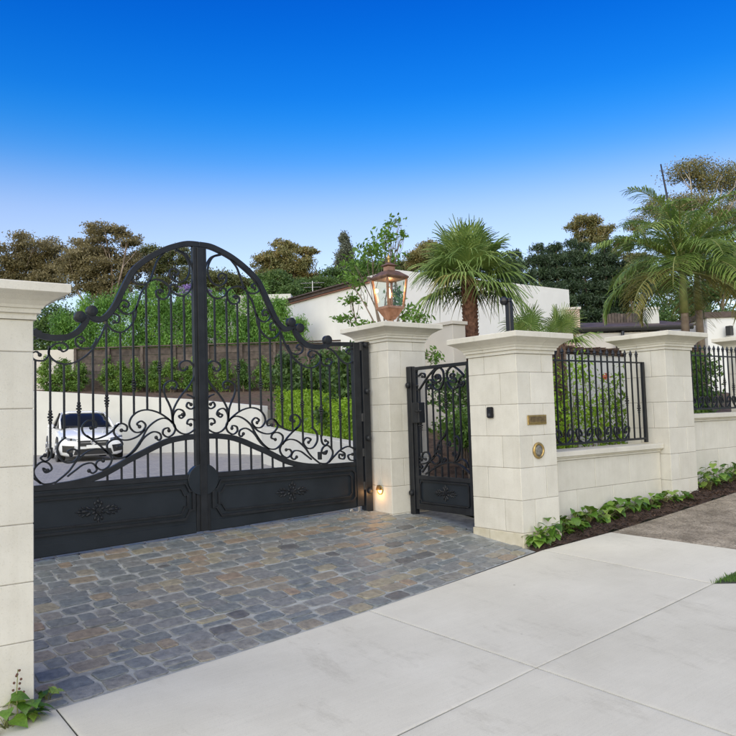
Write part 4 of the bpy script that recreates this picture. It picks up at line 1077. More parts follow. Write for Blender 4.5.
t=thing('chimney_stack',(17.95,14.0,-0.4),'pale pink masonry stack beside the white house','chimney')
m=MB(); m.prism([(17.72,14.2),(18.06,13.93),(18.4,14.35),(18.06,14.62)],'z',-0.5,2.93).build('stack',mat_noise('pink_stone',(0.45,0.30,0.24),(0.62,0.50,0.42),9,0.9,30,0.4),t)
m=MB(); m.prism([(17.68,14.2),(18.07,13.88),(18.45,14.36),(18.06,14.66)],'z',2.932,3.0).build('stack_cap',RENDER_P,t)
t=thing('slat_screen',(20.9,14.2,-0.4),'grey brown vertical slat screen behind the feather palm','screen')
for i in range(16):
    u=i/15; x=20.27+1.15*u; y=14.69-0.83*u
    m=MB(); dx,dy=0.032,-0.023
    m.prism([(x-dx,y-dy),(x+dx,y+dy),(x+dx+0.02,y+dy+0.03),(x-dx+0.02,y-dy+0.03)],'z',-0.4,3.02+0.02*math.sin(i*5)).build('slat',TIMBER,t)
t=thing('white_block',(20.6,13.2,-0.4),'small white block beside the slat screen','building')
m=MB(); m.prism([(20.47,13.31),(20.78,13.08),(21.1,13.5),(20.8,13.75)],'z',-0.4,2.98).build('wall',RENDER_W,t)
m=MB(); m.prism([(20.44,13.31),(20.78,13.05),(21.13,13.5),(20.8,13.78)],'z',2.982,3.06).build('coping',RENDER_W,t)
t=thing('white_annex',(22.5,11.8,-0.4),'white annex with dark flat roof beside the palms','building')
m=MB(); m.prism([(21.0,11.69),(24.0,9.4),(26.3,12.4),(23.3,14.7)],'z',-0.4,2.55).build('wall',HOUSE_W,t)
m=MB(); m.prism([(20.9,11.7),(24.0,9.3),(26.4,12.4),(23.3,14.8)],'z',2.552,2.72).build('roof',DARKROOF,t)
MB().box(21.28,21.44,11.14,11.30,2.0,2.28).build('wall_light',BLACKP,t,bevel=0.01)
# white garden wall with brushwood capping behind the first fence panel
BRUSH=mat_noise('brushwood',(0.06,0.035,0.025),(0.19,0.125,0.09),18,0.95,60,1.0,0.02)
def brush(m,x0,x1,y0,y1,z0,z1,n,vert=True):
    for i in range(n):
        x=rnd.uniform(x0,x1); y=rnd.uniform(y0,y1); h=rnd.uniform(-0.05,0.04)
        if vert: m.tube([(x,y,z0),(x+rnd.gauss(0,0.02),y+rnd.gauss(0,0.01),z1+h)],0.006,3)
        else:
            z=rnd.uniform(z0,z1); m.tube([(x-0.25,y,z),(x+0.25,y+rnd.gauss(0,0.02),z+rnd.gauss(0,0.02))],0.007,3)
t=thing('garden_wall',(9.2,7.1,-0.9),'white garden wall with brushwood capping behind bright shrubs','wall')
MB().box(8.30,10.6,6.98,7.15,-0.9,0.80).build('wall_face',RENDER_W,t)
m=MB(); brush(m,8.3,10.4,6.94,7.2,0.805,0.90,500,False); o=m.build('brush_capping',BRUSH,t); o['kind']='stuff'
t=thing('brush_panel',(8.0,6.72,-0.9),'dark brown brushwood screen beside the white garden wall','screen')
MB().box(7.75,8.28,6.72,6.76,-0.9,0.84).build('backing',BRUSH,t)
m=MB(); brush(m,7.74,8.29,6.66,6.80,-0.9,0.88,420); o=m.build('brushwood',BRUSH,t); o['kind']='stuff'
t=thing('brush_panel',(12.2,7.4,-0.8),'dark brown brushwood screen behind the second fence panel','screen')
MB().box(11.75,12.75,7.35,7.40,-0.8,1.04).build('backing',BRUSH,t)
m=MB(); brush(m,11.74,12.76,7.28,7.45,-0.8,1.07,520); o=m.build('brushwood',BRUSH,t); o['kind']='stuff'

# ------------------------------------------------------------------ plants
def L_(stops,**k): return mat_leaf('foliage',stops,**k)
GUM=L_(gain=2.1,stops=[(0.0,(0.050,0.046,0.022)),(0.35,(0.092,0.080,0.040)),(0.7,(0.140,0.118,0.060)),(1,(0.18,0.155,0.08))],trans=0.35)
GUM_G=L_(gain=1.5,stops=[(0.0,(0.030,0.040,0.016)),(0.4,(0.075,0.088,0.032)),(0.75,(0.12,0.125,0.045)),(1,(0.19,0.145,0.06))],trans=0.25)
GUM_R=L_(gain=2.0,stops=[(0.0,(0.045,0.050,0.020)),(0.4,(0.095,0.098,0.038)),(0.75,(0.15,0.12,0.045)),(1,(0.20,0.16,0.065))],trans=0.25)
MIDG=L_(gain=1.55,stops=[(0.0,(0.020,0.045,0.012)),(0.4,(0.045,0.085,0.022)),(0.8,(0.085,0.14,0.035)),(1,(0.12,0.18,0.045))],trans=0.3)
DARKG=L_(gain=1.9,stops=[(0.0,(0.008,0.017,0.009)),(0.45,(0.020,0.036,0.018)),(0.8,(0.035,0.058,0.026)),(1,(0.055,0.075,0.035))],trans=0.15)
BRIGHT=L_([(0.0,(0.09,0.16,0.014)),(0.4,(0.18,0.30,0.022)),(0.8,(0.27,0.42,0.035)),(1,(0.34,0.48,0.06))],trans=0.4)
LIMEG=L_([(0.0,(0.035,0.08,0.012)),(0.4,(0.08,0.16,0.022)),(0.8,(0.14,0.26,0.035)),(1,(0.22,0.36,0.06))],trans=0.4)
SHRUB=L_(gain=1.85,stops=[(0.0,(0.018,0.045,0.010)),(0.4,(0.05,0.10,0.018)),(0.8,(0.11,0.18,0.028)),(1,(0.18,0.26,0.05))],trans=0.3)
HEDGE=L_(gain=2.2,stops=[(0.0,(0.020,0.050,0.012)),(0.4,(0.05,0.115,0.020)),(0.8,(0.10,0.19,0.032)),(1,(0.15,0.25,0.05))],trans=0.3)
CAML=L_([(0.0,(0.014,0.032,0.009)),(0.4,(0.035,0.075,0.016)),(0.8,(0.075,0.13,0.025)),(1,(0.13,0.19,0.04))],trans=0.25)
GREYG=L_([(0.0,(0.05,0.06,0.045)),(0.5,(0.11,0.125,0.09)),(1,(0.18,0.20,0.15))],trans=0.2)

def blob_points(clumps, n, sub=9, tight=0.34):
    vol=np.array([c[3]*c[4]*c[3] for c in clumps])**0.67; pr=vol/vol.sum()
    out=[]
    for c,k in zip(clumps,nrng.multinomial(n,pr)):
        if k==0: continue
        d=unit(nrng.normal(0,1,(sub,3))); rad=nrng.uniform(0.25,1.0,(sub,1))**0.6
        sc=np.array([c[3],c[3],c[4]])
        cen=np.array(c[:3])+d*rad*sc
        idx=nrng.integers(0,sub,k)
        out.append(cen[idx]+nrng.normal(0,1,(k,3))*sc*tight*np.array([1,1,0.8]))
    return np.concatenate(out)

def foliage(name,pts,size,mat,parent,aspect=0.38,upward=0.0,droop=0.0,kind=None):
    n=len(pts)
    A=unit(nrng.normal(0,1,(n,3))+np.array([0,0,upward-droop]))*(nrng.uniform(0.6,1.25,(n,1))*size/2)
    Bv=unit(np.cross(A,nrng.normal(0,1,(n,3))+np.array([0,0,0.4])))*(np.linalg.norm(A,axis=1,keepdims=True)*aspect)
    return leaf_mesh(name,pts,A,Bv,mat,parent,kind)

def tree(name,label,base,clumps,mat,bark,n=9000,size=0.28,tr=0.28,group=None,fork=0.45,tight=0.34,sub=9,aspect=0.45):
    t=thing(name,base,label,'tree',group)
    b=Vector(base); c=Vector((sum(k[0] for k in clumps),sum(k[1] for k in clumps),sum(k[2] for k in clumps)))/len(clumps)
    fk=b.lerp(Vector((c.x,c.y,c.z)),fork+0.1); fk=Vector((b.x*0.6+c.x*0.4,b.y*0.6+c.y*0.4,fk.z))
    m=MB()
    mid=b.lerp(fk,0.5)+Vector((rnd.gauss(0,0.2),rnd.gauss(0,0.2),0))*tr*2
    m.tube(catmull([b[:],mid[:],fk[:]],4),[tr*(1.15-0.5*i/8) for i in range(9)],8)
    for k in clumps:
        e=Vector(k[:3]); q=fk.lerp(e,0.5)+Vector((rnd.gauss(0,1),rnd.gauss(0,1),-0.4))*0.12*(e-fk).length
        pts=catmull([fk[:],q[:],e[:]],4); 
        m.tube(pts,[tr*0.5*(1-0.85*i/(len(pts)-1)) for i in range(len(pts))],6)
        for s in range(5):
            d=unit(nrng.normal(0,1,3)); g=e+Vector((d[0]*k[3],d[1]*k[3],abs(d[2])*k[4]*0.9))
            st=Vector(pts[5+s%3]); mm=st.lerp(g,0.5)+Vector((rnd.gauss(0,1),rnd.gauss(0,1),0))*0.08*(g-st).length
            m.tube([st[:],mm[:],g[:]],[tr*0.15,tr*0.10,tr*0.03],4)
    m.build('trunk',bark,t,smooth=True)
    foliage('crown',blob_points(clumps,n,sub,tight),size,mat,t,aspect)
    return t
TREES={
'gumL1':((14.43,65.53,2.11),[(12.93,65.65,13.71,1.49,1.16),(14.47,64.66,14.5,1.82,0.99),(14.25,66.47,12.98,1.82,1.07),(15.86,64.61,13.13,1.24,1.07),(12.41,66.44,12.64,0.99,0.99),(15.28,64.84,11.54,1.65,1.07),(13.31,66.42,11.38,1.65,0.99)]),
'gumL2':((17.88,58.18,1.96),[(17.65,57.34,14.55,1.39,0.62),(16.9,59.17,13.59,1.39,0.77),(19.11,56.43,14.06,1.01,0.54),(17.47,58.03,12.57,1.86,0.93),(15.93,59.51,12.38,1.16,0.93),(18.82,57.24,11.93,1.39,1.08),(16.68,59.26,10.92,1.62,1.08),(18.46,58.33,10.36,1.55,1.01),(20.26,56.87,12.47,0.85,0.93)]),
'gumL3':((24.6,63.11,2.06),[(23.39,63.42,13.99,1.23,1.06),(24.74,63.17,13.0,1.23,0.97),(25.57,62.45,14.47,0.97,0.79),(24.1,62.98,11.68,1.58,0.88),(25.8,61.52,12.28,0.88,1.06)]),
'gumM':((30.23,51.6,1.83),[(30.26,51.97,13.85,0.96,0.48),(28.74,52.24,12.45,0.96,0.64),(30.64,50.79,12.37,1.2,0.8),(31.66,50.73,13.27,0.72,0.4),(30.17,51.75,11.52,1.6,0.8),(28.59,52.7,11.06,1.04,0.72),(31.62,50.94,11.03,1.04,0.72),(29.52,51.36,12.84,0.8,0.56)]),
'treeM1':((22.64,40.0,0.52),[(22.53,40.26,8.32,0.86,0.67),(23.02,39.55,7.69,0.74,0.61),(21.77,40.18,7.45,0.74,0.61)]),
'treeM2':((25.9,42.54,1.02),[(25.98,42.63,8.51,0.87,0.73),(26.92,42.27,8.12,0.8,0.6),(27.13,41.2,8.78,0.8,0.53)]),
'treeM3':((25.18,52.91,1.86),[(24.79,53.27,10.84,1.01,0.7),(25.68,52.15,10.42,1.01,0.7),(26.73,52.03,10.17,0.93,0.62),(24.19,53.8,10.41,0.77,0.62)]),
'treeM4':((31.71,45.63,1.5),[(30.91,45.73,9.96,0.97,0.75),(32.32,45.52,10.34,0.9,0.75),(33.06,44.73,10.73,0.97,0.82),(33.93,44.16,10.41,1.05,0.75)]),
'poplar':((32.76,47.19,1.67),[(32.82,47.08,13.62,0.31,0.62),(32.71,47.04,12.58,0.5,0.77),(32.78,47.33,11.63,0.54,0.77)]),
'treeM5':((34.07,38.91,0.29),[(34.4,38.96,11.26,0.83,0.49),(33.34,38.83,10.56,0.83,0.55),(34.69,38.69,10.53,0.69,0.55)]),
'treeM6':((37.64,46.13,1.56),[(37.28,46.14,11.51,1.04,0.48),(38.25,45.56,11.5,0.8,0.4),(36.52,46.48,11.02,0.8,0.56)]),
'gumR1':((47.39,33.99,1.14),[(46.12,34.91,13.84,0.97,0.67),(46.86,33.87,12.94,0.9,0.67),(46.42,34.89,12.8,0.75,0.52),(47.46,33.61,11.3,0.67,0.52),(48.37,33.17,12.06,0.67,0.52),(48.85,32.72,10.82,0.9,0.67)]),
'gumR2':((47.43,26.67,1.15),[(46.9,26.66,15.6,1.27,0.53),(47.26,25.79,14.87,0.93,0.6),(48.83,25.38,15.29,0.93,0.67),(49.61,24.9,14.33,0.93,0.8),(46.4,27.15,13.34,1.6,0.53),(45.1,28.31,13.44,0.6,0.47),(47.13,25.95,12.21,1.33,0.67),(49.31,25.38,12.7,0.93,0.73),(45.26,27.44,12.44,0.93,0.6),(44.42,29.0,12.14,0.67,0.53)]),
'treeR3':((35.75,22.95,-0.94),[(35.4,23.25,7.43,0.75,0.64),(36.06,22.82,6.76,0.85,0.64),(35.12,23.83,6.64,0.64,0.64)]),
'treeR4':((35.2,18.47,-1.02),[(35.36,18.66,5.78,0.86,0.62),(36.11,18.04,6.23,0.77,0.77),(33.67,18.99,5.46,0.86,0.58),(34.43,18.75,6.54,0.86,0.58),(35.02,17.91,7.07,0.86,0.67),(33.5,19.42,5.03,0.67,0.48)]),
}
def T(k,name,label,mat,bark,**kw):
    b,c=TREES[k]; sc=1.14; c=[(q[0],q[1],q[2],q[3]*sc,q[4]*sc) for q in c]; kw['n']=int(kw['n']*(2.5 if 'gum' in k else 3.2)); kw['size']*=0.70; kw.setdefault('sub',24 if 'gum' in k else 16); kw.setdefault('tight',0.19 if 'gum' in k else 0.25); return tree(name,label,b,c,mat,bark,group='trees beyond the property',**kw)
T('gumL1','gum_tree','olive brown gum tree with rounded crown beyond the garden, next to the taller gum',GUM,BARK,n=15000,size=0.30)
T('gumL2','gum_tree','tall brown gum tree with open layered crown beyond the sleeper wall',GUM,BARK,n=17000,size=0.28)
T('gumL3','gum_tree','dark gum tree seen through the top of the gate scrolls',GUM_G,BARK,n=9000,size=0.30)
T('gumM','gum_tree','green and rusty gum tree standing behind the house aerial',GUM_R,BARK,n=12000,size=0.28)
T('treeM1','broadleaf_tree','bushy mid green tree at the end of the hedge',MIDG,BARK,n=8000,size=0.22)
T('treeM2','broadleaf_tree','bushy mid green tree just behind the flat roof',MIDG,BARK,n=8000,size=0.22)
T('treeM3','broadleaf_tree','low olive trees behind the white building wing',GUM_G,BARK,n=7000,size=0.28)
T('treeM4','broadleaf_tree','mid green tree line rising above the dark fascia',MIDG,BARK,n=9000,size=0.26)
T('poplar','poplar_tree','slim grey green poplar standing above the tree line',GREYG,BARK,n=3600,size=0.24,tr=0.12,tight=0.3)
T('treeM5','gum_tree','rusty orange tree just behind the fan palm',GUM_R,BARK,n=6000,size=0.24)
T('treeM6','broadleaf_tree','low dark tree above the white parapet beside the lantern',GUM_G,BARK,n=5000,size=0.26)
T('gumR1','gum_tree','gum tree with separate round brown crowns behind the dark conifers',GUM_R,BARK_PALE,n=9000,size=0.24,tr=0.22)
T('gumR2','gum_tree','tall pale-trunked gum tree rising above the feather palms',GUM_R,BARK_PALE,n=14000,size=0.20,tr=0.26,fork=0.62,tight=0.3)
T('treeR3','broadleaf_tree','olive tree filling the gap behind the feather palm',GUM_G,BARK,n=7000,size=0.2)
tree('broadleaf_tree','low green trees between the slat screen and the annex roof',(28.5,17.2,-1.0),[(27.4,17.9,3.3,0.9,0.7),(28.3,17.3,3.5,0.9,0.8),(29.2,16.7,3.4,0.9,0.7),(26.8,18.6,2.6,0.8,0.7),(28.0,17.6,2.5,0.9,0.7),(29.5,16.6,2.4,0.9,0.7),(30.3,15.9,3.2,0.9,0.8)],MIDG,BARK,n=26000,size=0.16,group='trees beyond the property')
T('treeR4','broadleaf_tree','green tree behind the white annex roof',MIDG,BARK,n=7000,size=0.2)

def conifer(base,top,r,label,group):
    t=thing('conifer_tree',base,label,'tree',group)
    h=top-base[2]
    MB().tube([base,(base[0],base[1],base[2]+h*0.5),(base[0],base[1],top-0.2)],[0.22,0.14,0.02],7).build('trunk',BARK,t,smooth=True)
    n=26000; u=nrng.uniform(0,1,n)**0.75
    lay=np.round(u*13)/13+nrng.normal(0,0.012,n)
    ang=nrng.uniform(0,2*np.pi,n); arm=np.round(ang/(2*np.pi)*9)/9*2*np.pi+lay*37+nrng.normal(0,0.16,n)
    R_=r*(0.16+1.0*(1-lay)**0.8)*np.sqrt(nrng.uniform(0.08,1,n))*(0.8+0.3*np.sin(arm*3+lay*20))
    pts=np.stack([base[0]+R_*np.cos(arm),base[1]+R_*np.sin(arm),base[2]+h*(0.06+0.94*lay)-R_*0.22+nrng.normal(0,0.10,n)],1)
    foliage('crown',pts,0.20,DARKG,t,0.24,0.1)
for (x,y,zt,zb) in [(31.83,28.12,8.87,-1.43),(32.45,27.64,9.18,-1.37),(33.09,27.18,8.99,-1.3),(33.72,26.7,9.25,-1.23),(34.35,26.25,9.05,-1.14),(34.98,25.79,8.92,-1.06),(35.57,25.38,8.62,-0.97),(36.16,24.98,8.15,-0.88),(31.2,28.6,8.3,-1.45),(34.0,27.6,9.0,-1.1)]:
    conifer((x+rnd.gauss(0,0.3),y+rnd.gauss(0,0.3),zb),zt+0.15+rnd.gauss(0,0.15),2.6,'dark green conifer in the row behind the white house','dark conifer row')

def bush(name,label,base,clumps,n,size,mat,group=None,cat='shrub',stem=0.03,**kw):
    t=thing(name,base,label,cat,group)
    m=MB()
    for c in clumps:
        m.tube([(base[0]+rnd.gauss(0,0.03),base[1]+rnd.gauss(0,0.03),base[2]-0.03),((base[0]+c[0])/2+rnd.gauss(0,0.02),(base[1]+c[1])/2,(base[2]+c[2])/2),tuple(c[:3])],[stem,stem*0.7,stem*0.25],5)
    m.build('stems',BARK,t,smooth=True)
    foliage('foliage',blob_points(clumps,n,kw.pop('sub',8),kw.pop('tight',0.36)),size,mat,t,**kw)
    return t
# feathery hedge trees behind the sleeper wall
for i,(x,y,z) in enumerate([(8.34,32.7,4.72),(9.08,32.13,4.99),(9.68,31.66,5.26),(10.22,31.25,5.41),(10.76,30.86,5.26),(11.3,30.45,5.45),(11.85,30.07,5.26),(12.39,29.65,5.45),(12.93,29.27,5.22),(13.47,28.88,5.03),(14.01,28.48,5.14),(14.56,28.09,5.03),(15.1,27.68,5.14),(15.64,27.3,4.83),(16.12,27.0,4.18)]):
    b=(x,y,1.2); h=z-1.2
    cl=[(x+rnd.gauss(0,0.08),y+rnd.gauss(0,0.08),1.2+h*q,0.52*(1.05-0.5*q**2),h*0.17) for q in (0.2,0.4,0.6,0.78,0.9)]
    bush('hedge_conifer','feathery green upright conifer in the tall hedge behind the sleeper wall',b,cl,10000,0.15,HEDGE,'tall feathery hedge behind the sleeper wall','hedge',0.05,aspect=0.24,upward=1.2)
bush('round_bush','rounded green bush at the end of the feathery hedge',(9.0,36.4,1.6),[(9.0,36.3,4.7,0.8,0.7),(9.6,35.9,4.9,0.7,0.7),(8.3,36.8,4.3,0.8,0.7),(8.7,36.5,3.4,0.9,0.8),(9.4,36.0,3.4,0.9,0.8),(8.0,37.0,3.2,0.8,0.8),(9.0,36.2,2.4,1.0,0.8)],15000,0.17,MIDG)
# row of young shrubs in front of the sleeper wall
for i,(x,y,z) in enumerate([(6.92,29.55,2.58),(7.25,29.32,2.42),(7.58,29.07,2.48),(7.92,28.84,2.32),(8.76,28.21,2.47),(9.18,27.91,2.31),(9.63,27.57,2.4),(10.17,27.18,2.31),(10.68,26.79,2.44),(11.22,26.41,2.23),(11.73,26.03,2.29),(12.25,25.64,2.34),(12.82,25.23,2.21),(13.39,24.8,2.34),(13.93,24.41,2.24)]):
    b=(x,y,1.0)
    cl=[(x+rnd.gauss(0,0.05),y+rnd.gauss(0,0.05),1.0+(z-1.0)*q,0.245*w,0.20) for q,w in ((0.25,1.0),(0.45,1.05),(0.65,0.95),(0.85,0.6))]
    bush('young_shrub','young upright green shrub in the row against the sleeper wall',b,cl,2900,0.10,SHRUB,'row of young shrubs on the terrace','shrub',0.02,aspect=0.4,upward=0.4)
# darker camellias beside the clipped hedge
for x,y,z,lab in ((9.04,15.0,1.46,'bushy green shrub at the far end of the clipped hedge'),(8.88,13.88,1.43,'bushy green shrub behind the middle of the clipped hedge'),(8.43,12.36,1.32,'bushy dark green shrub behind the near part of the clipped hedge'),(7.55,10.7,0.93,'bushy green shrub behind the hinge end of the gate')):
    z0=-0.3; h=z-z0
    cl=[(x+rnd.gauss(0,0.15),y+rnd.gauss(0,0.15),z0+h*q,0.42*w,0.30) for q,w in ((0.3,1),(0.5,1.05),(0.7,0.95),(0.88,0.6))]
    bush('camellia_shrub',lab,(x,y,z0),cl,6000,0.11,CAML,'camellias behind the hedge','shrub',0.025,aspect=0.45)
# clipped bright hedge on the low white wall
t=thing('clipped_hedge',(7.6,12.2,-0.35),'bright lime green clipped hedge above the white retaining wall','hedge')
n=42000; u=nrng.uniform(0,1,n); s=nrng.uniform(-1,1,n); hh=nrng.uniform(0,1,n)
# push most leaves to the hedge surface
face=nrng.integers(0,3,n); s=np.where(face==0,-1+np.abs(nrng.normal(0,0.12,n)),s); hh=np.where(face==1,1-np.abs(nrng.normal(0,0.07,n)),hh)
hx=8.62+(6.72-8.62)*u+0.20*0.96+0.30*s*0.95; hy=15.15+(9.3-15.15)*u-0.20*0.3-0.30*s*0.3
zt=0.62+(0.08-0.62)*u+0.05*np.sin(u*60)+0.05*np.sin(u*23+1); zb=-0.24+(-0.42+0.24)*u
pts=np.stack([hx,hy,zb+(zt-zb)*hh+nrng.normal(0,0.02,n)],1)+nrng.normal(0,0.02,(n,3))
foliage('foliage',pts,0.075,BRIGHT,t,0.42,0.5)
m=MB()
for i in range(14):
    q=(i+0.5)/14; x=8.62-1.9*q+0.2; y=15.15-5.85*q-0.06
    m.tube([(x,y,-0.45),(x+0.03,y,-0.1),(x,y+0.04,0.1)],[0.02,0.016,0.006],5)
m.build('stems',BARK,t,smooth=True)
# leafy young tree around the lantern
LT=[(6.54,8.69,2.35,0.21,0.13),(6.91,8.73,2.29,0.15,0.12),(6.65,9.23,2.23,0.19,0.12),(6.68,8.57,2.59,0.12,0.12),(7.0,8.62,2.88,0.07,0.07),(7.03,8.91,2.89,0.06,0.09),(6.89,8.41,2.61,0.06,0.06),(6.46,9.11,1.74,0.13,0.09),(6.52,9.39,1.5,0.15,0.06),(6.44,8.85,1.33,0.15,0.07),(6.45,9.09,2.0,0.13,0.1),(7.29,8.82,1.56,0.13,0.12),(7.12,8.33,1.4,0.12,0.09),(6.98,8.73,1.72,0.12,0.12),(7.6,8.65,0.87,0.12,0.1)]
tree('young_tree','light green leafy young tree growing behind the copper lantern',(6.85,8.85,-0.5),LT,LIMEG,BARK,n=1900,size=0.085,tr=0.04,tight=0.55,sub=7,aspect=0.42,fork=0.5)
# bright shrubs behind the first fence panel, others behind the second
for x,y,z,lab in ((7.40,6.22,0.60,'upright bright green shrub nearest the letter plate pillar behind the fence'),(7.70,6.1,0.74,'tall bright green shrub in the middle of the first fence panel'),(8.02,6.0,0.68,'bright green shrub with loose top behind the first fence panel'),(8.36,5.95,0.42,'bright green shrub beside the middle fence pillar')):
    z0=-0.75; h=z-z0
    cl=[(x+rnd.gauss(0,0.07),y+rnd.gauss(0,0.07),z0+h*q,0.245*w,0.20) for q,w in ((0.2,1),(0.38,1.1),(0.56,1.0),(0.74,0.75),(0.9,0.45))]
    bush('pittosporum_shrub',lab,(x,y,z0),cl,850,0.075,BRIGHT,'bright shrubs behind the fence','shrub',0.012,aspect=0.36,upward=0.5,tight=0.4)
for x,y,z,lab in ((10.9,6.45,0.92,'leafy green shrub behind the near half of the second fence panel'),(11.5,6.7,0.95,'leafy green shrub in front of the brushwood screen')):
    cl=[(x+rnd.gauss(0,0.1),y+rnd.gauss(0,0.1),-0.7+(z+0.7)*q,0.30,0.24) for q in (0.2,0.4,0.6,0.8)]
    bush('pittosporum_shrub',lab,(x,y,-0.7),cl,2200,0.085,SHRUB,'shrubs behind the second fence','shrub',0.015,aspect=0.4,upward=0.4)
bush('red_hibiscus_bloom','single orange red bloom among the bright shrubs',(8.12,5.93,-0.3),[(8.12,5.9,0.40,0.035,0.03)],40,0.05,mat_leaf('bloom',[(0,(0.6,0.08,0.03)),(1,(0.8,0.16,0.06))],trans=0.3),None,'flower',0.004)
# plants seen through the pedestrian gate
for x,y,z,r_,lab,mt in ((6.35,6.65,-0.15,0.2,'low leafy plant just inside the pedestrian gate',SHRUB),(6.95,7.3,0.0,0.28,'rounded shrub beyond the pedestrian gate',SHRUB),(6.75,6.35,-0.25,0.2,'dark strappy clump behind the letter plate pillar',DARKG),(7.6,7.9,0.35,0.3,'taller shrub in front of the cream garden wall',MIDG),(7.2,6.9,-0.35,0.22,'low dark clump in the bed beyond the pedestrian gate',DARKG)):
    cl=[(x+rnd.gauss(0,r_*0.5),y+rnd.gauss(0,r_*0.5),z-rnd.random()*r_*1.3,r_,r_*0.7) for q in range(6)]
    bush('garden_shrub',lab,(x,y,-0.95),cl,1700,0.085,mt,'plants inside the pedestrian gate','shrub',0.012,aspect=0.4,upward=0.3)

# purple flowering tree glimpsed through the gate top
tree('jacaranda_tree','small tree with purple blossom behind the gate scrolls',(19.0,43.5,-0.3),[(18.6,43.6,8.0,0.55,0.35),(19.3,43.2,7.9,0.5,0.3),(18.9,43.5,7.4,0.6,0.4)],mat_leaf('purple_blossom',[(0,(0.10,0.06,0.16)),(0.5,(0.26,0.18,0.42)),(1,(0.36,0.27,0.52))],trans=0.35),BARK,n=2600,size=0.2,tr=0.12)

# ------------------------------------------------------------------ palms
FANG=L_(gain=1.75,stops=[(0.0,(0.045,0.080,0.022)),(0.4,(0.10,0.155,0.040)),(0.8,(0.18,0.23,0.07)),(1,(0.27,0.30,0.11))],trans=0.3,rough=0.42)
FANY=L_([(0.0,(0.10,0.10,0.03)),(0.4,(0.20,0.19,0.055)),(0.8,(0.30,0.26,0.09)),(1,(0.36,0.31,0.14))],trans=0.3)
FEATHER=L_(gain=1.75,stops=[(0.0,(0.040,0.070,0.018)),(0.4,(0.085,0.14,0.030)),(0.8,(0.16,0.21,0.05)),(1,(0.25,0.27,0.08))],trans=0.3,rough=0.42)
PETIOLE=mat_noise('palm_stalk',(0.14,0.17,0.05),(0.24,0.24,0.09),8,0.6,30,0.2)
BOOTS=mat_noise('palm_fibre',(0.10,0.045,0.03),(0.24,0.12,0.08),16,0.95,40,0.9,0.01)

def frame(az,el):
    d=Vector((math.cos(az)*math.cos(el),math.sin(az)*math.cos(el),math.sin(el)))
    s=Vector((-math.sin(az),math.cos(az),0)); u=s.cross(d)*-1
    u=d.cross(s)*-1 if False else d.cross(s)
    if u.z<0: u=-u
    return d,s,u
def strips(segs):
    """segs: list of centre polylines with half widths and side vectors -> folded ribbons"""
    v=[];f=[]
    for pts,ws,side,lift in segs:
        n=len(v)
        for p,w,l in zip(pts,ws,lift):
            v+= [p-side*w, p+l, p+side*w]
        for i in range(len(pts)-1):
            a=n+i*3; f+=[(a,a+1,a+4,a+3),(a+1,a+2,a+5,a+4)]
    m=MB(); m.add(v,f); return m
def fan_frond(parent,org,az,el,pl,fl,mat,droop):
    d,s,u=frame(az,el)
    g=Vector((0,0,-1))
    hub=org+d*pl+g*(0.12*pl*math.cos(el))
    st=MB().tube([org,org+d*pl*0.55+g*0.02*pl,hub],[0.014,0.010,0.008],5)
    N=30; segs=[]
    for i in range(N):
        a=R(-128+256*(i+0.5)/N)
        dd=(d*math.cos(a)+s*math.sin(a)); L=fl*(1-0.22*abs(a)/R(128))*rnd.uniform(0.92,1.06)
        side=(s*math.cos(a)-d*math.sin(a))
        pts=[];ws=[];lf=[]
        k=droop*rnd.uniform(0.6,1.5)
        for r in (0.03,0.3,0.55,0.72,0.87,1.0):
            p=hub+dd*(L*r)+u*(0.05*L*r)+g*(L*k*max(0,r-0.42)**1.8*2.2)
            if r>0.55: p=p+g*(L*0.5*k*(r-0.55))
            pts.append(p); half=math.tan(math.pi*256/360/N)*L*0.97
            ws.append(half*min(r,0.45)*(1 if r<0.5 else max(0.04,(1-r)/0.55)))
            lf.append(u*(half*min(r,0.5)*0.55))
        segs.append((pts,ws,side,lf))
    m=strips(segs)
    fr=m.build('frond',mat,parent)
    st.build('stalk',PETIOLE,fr,smooth=True)
def fan_palm(name,label,base,zc_,r,fronds,fl,pl,group=None):
    t=thing(name,base,label,'palm tree',group)
    b=Vector(base); h=zc_-b.z
    m=MB().tube([b+Vector((0,0,-0.1)),b+Vector((0.01,0,h*0.5)),b+Vector((0,0.01,h-0.02))],[r*1.1,r*0.95,r*0.9],10)
    m.build('trunk',BOOTS,t)
    m=MB()
    if h>0.6:
        k=0; z=0.05
        while z<h-0.02:
            for q in range(7):
                a=2*math.pi*(q+0.5*(k%2))/7+rnd.gauss(0,0.06)
                c=Vector((math.cos(a),math.sin(a),0)); s=Vector((-c.y,c.x,0)); p=b+c*r*0.86+Vector((0,0,z))
                w=0.05*r/0.12
                m.add([p-s*w,p+s*w,p+s*w*0.6+c*0.035+Vector((0,0,0.075)),p-s*w*0.6+c*0.035+Vector((0,0,0.075)),p+Vector((0,0,0.07))],[(0,1,2,3),(3,2,4),(0,3,4),(1,4,2)])
            z+=0.062; k+=1
        o=m.build('leaf_bases',BOOTS,t); o['kind']='stuff'
    org=b+Vector((0,0,h))
    for i in range(fronds):
        q=i/(fronds-1)
        el=R(84-98*q+rnd.gauss(0,7)); az=i*2.39996+rnd.gauss(0,0.15)
        fan_frond(t,org+Vector((0,0,0.10*(1-q))),az,el,pl*rnd.uniform(0.85,1.1),fl*rnd.uniform(0.88,1.1),FANG if q<0.90 or rnd.random()<0.5 else FANY,0.13+0.46*q)
    return t
fan_palm('fan_palm','fan palm with rough brown trunk behind the letter plate pillar',(9.11,9.33,-0.5),2.28,0.125,40,0.66,0.50)
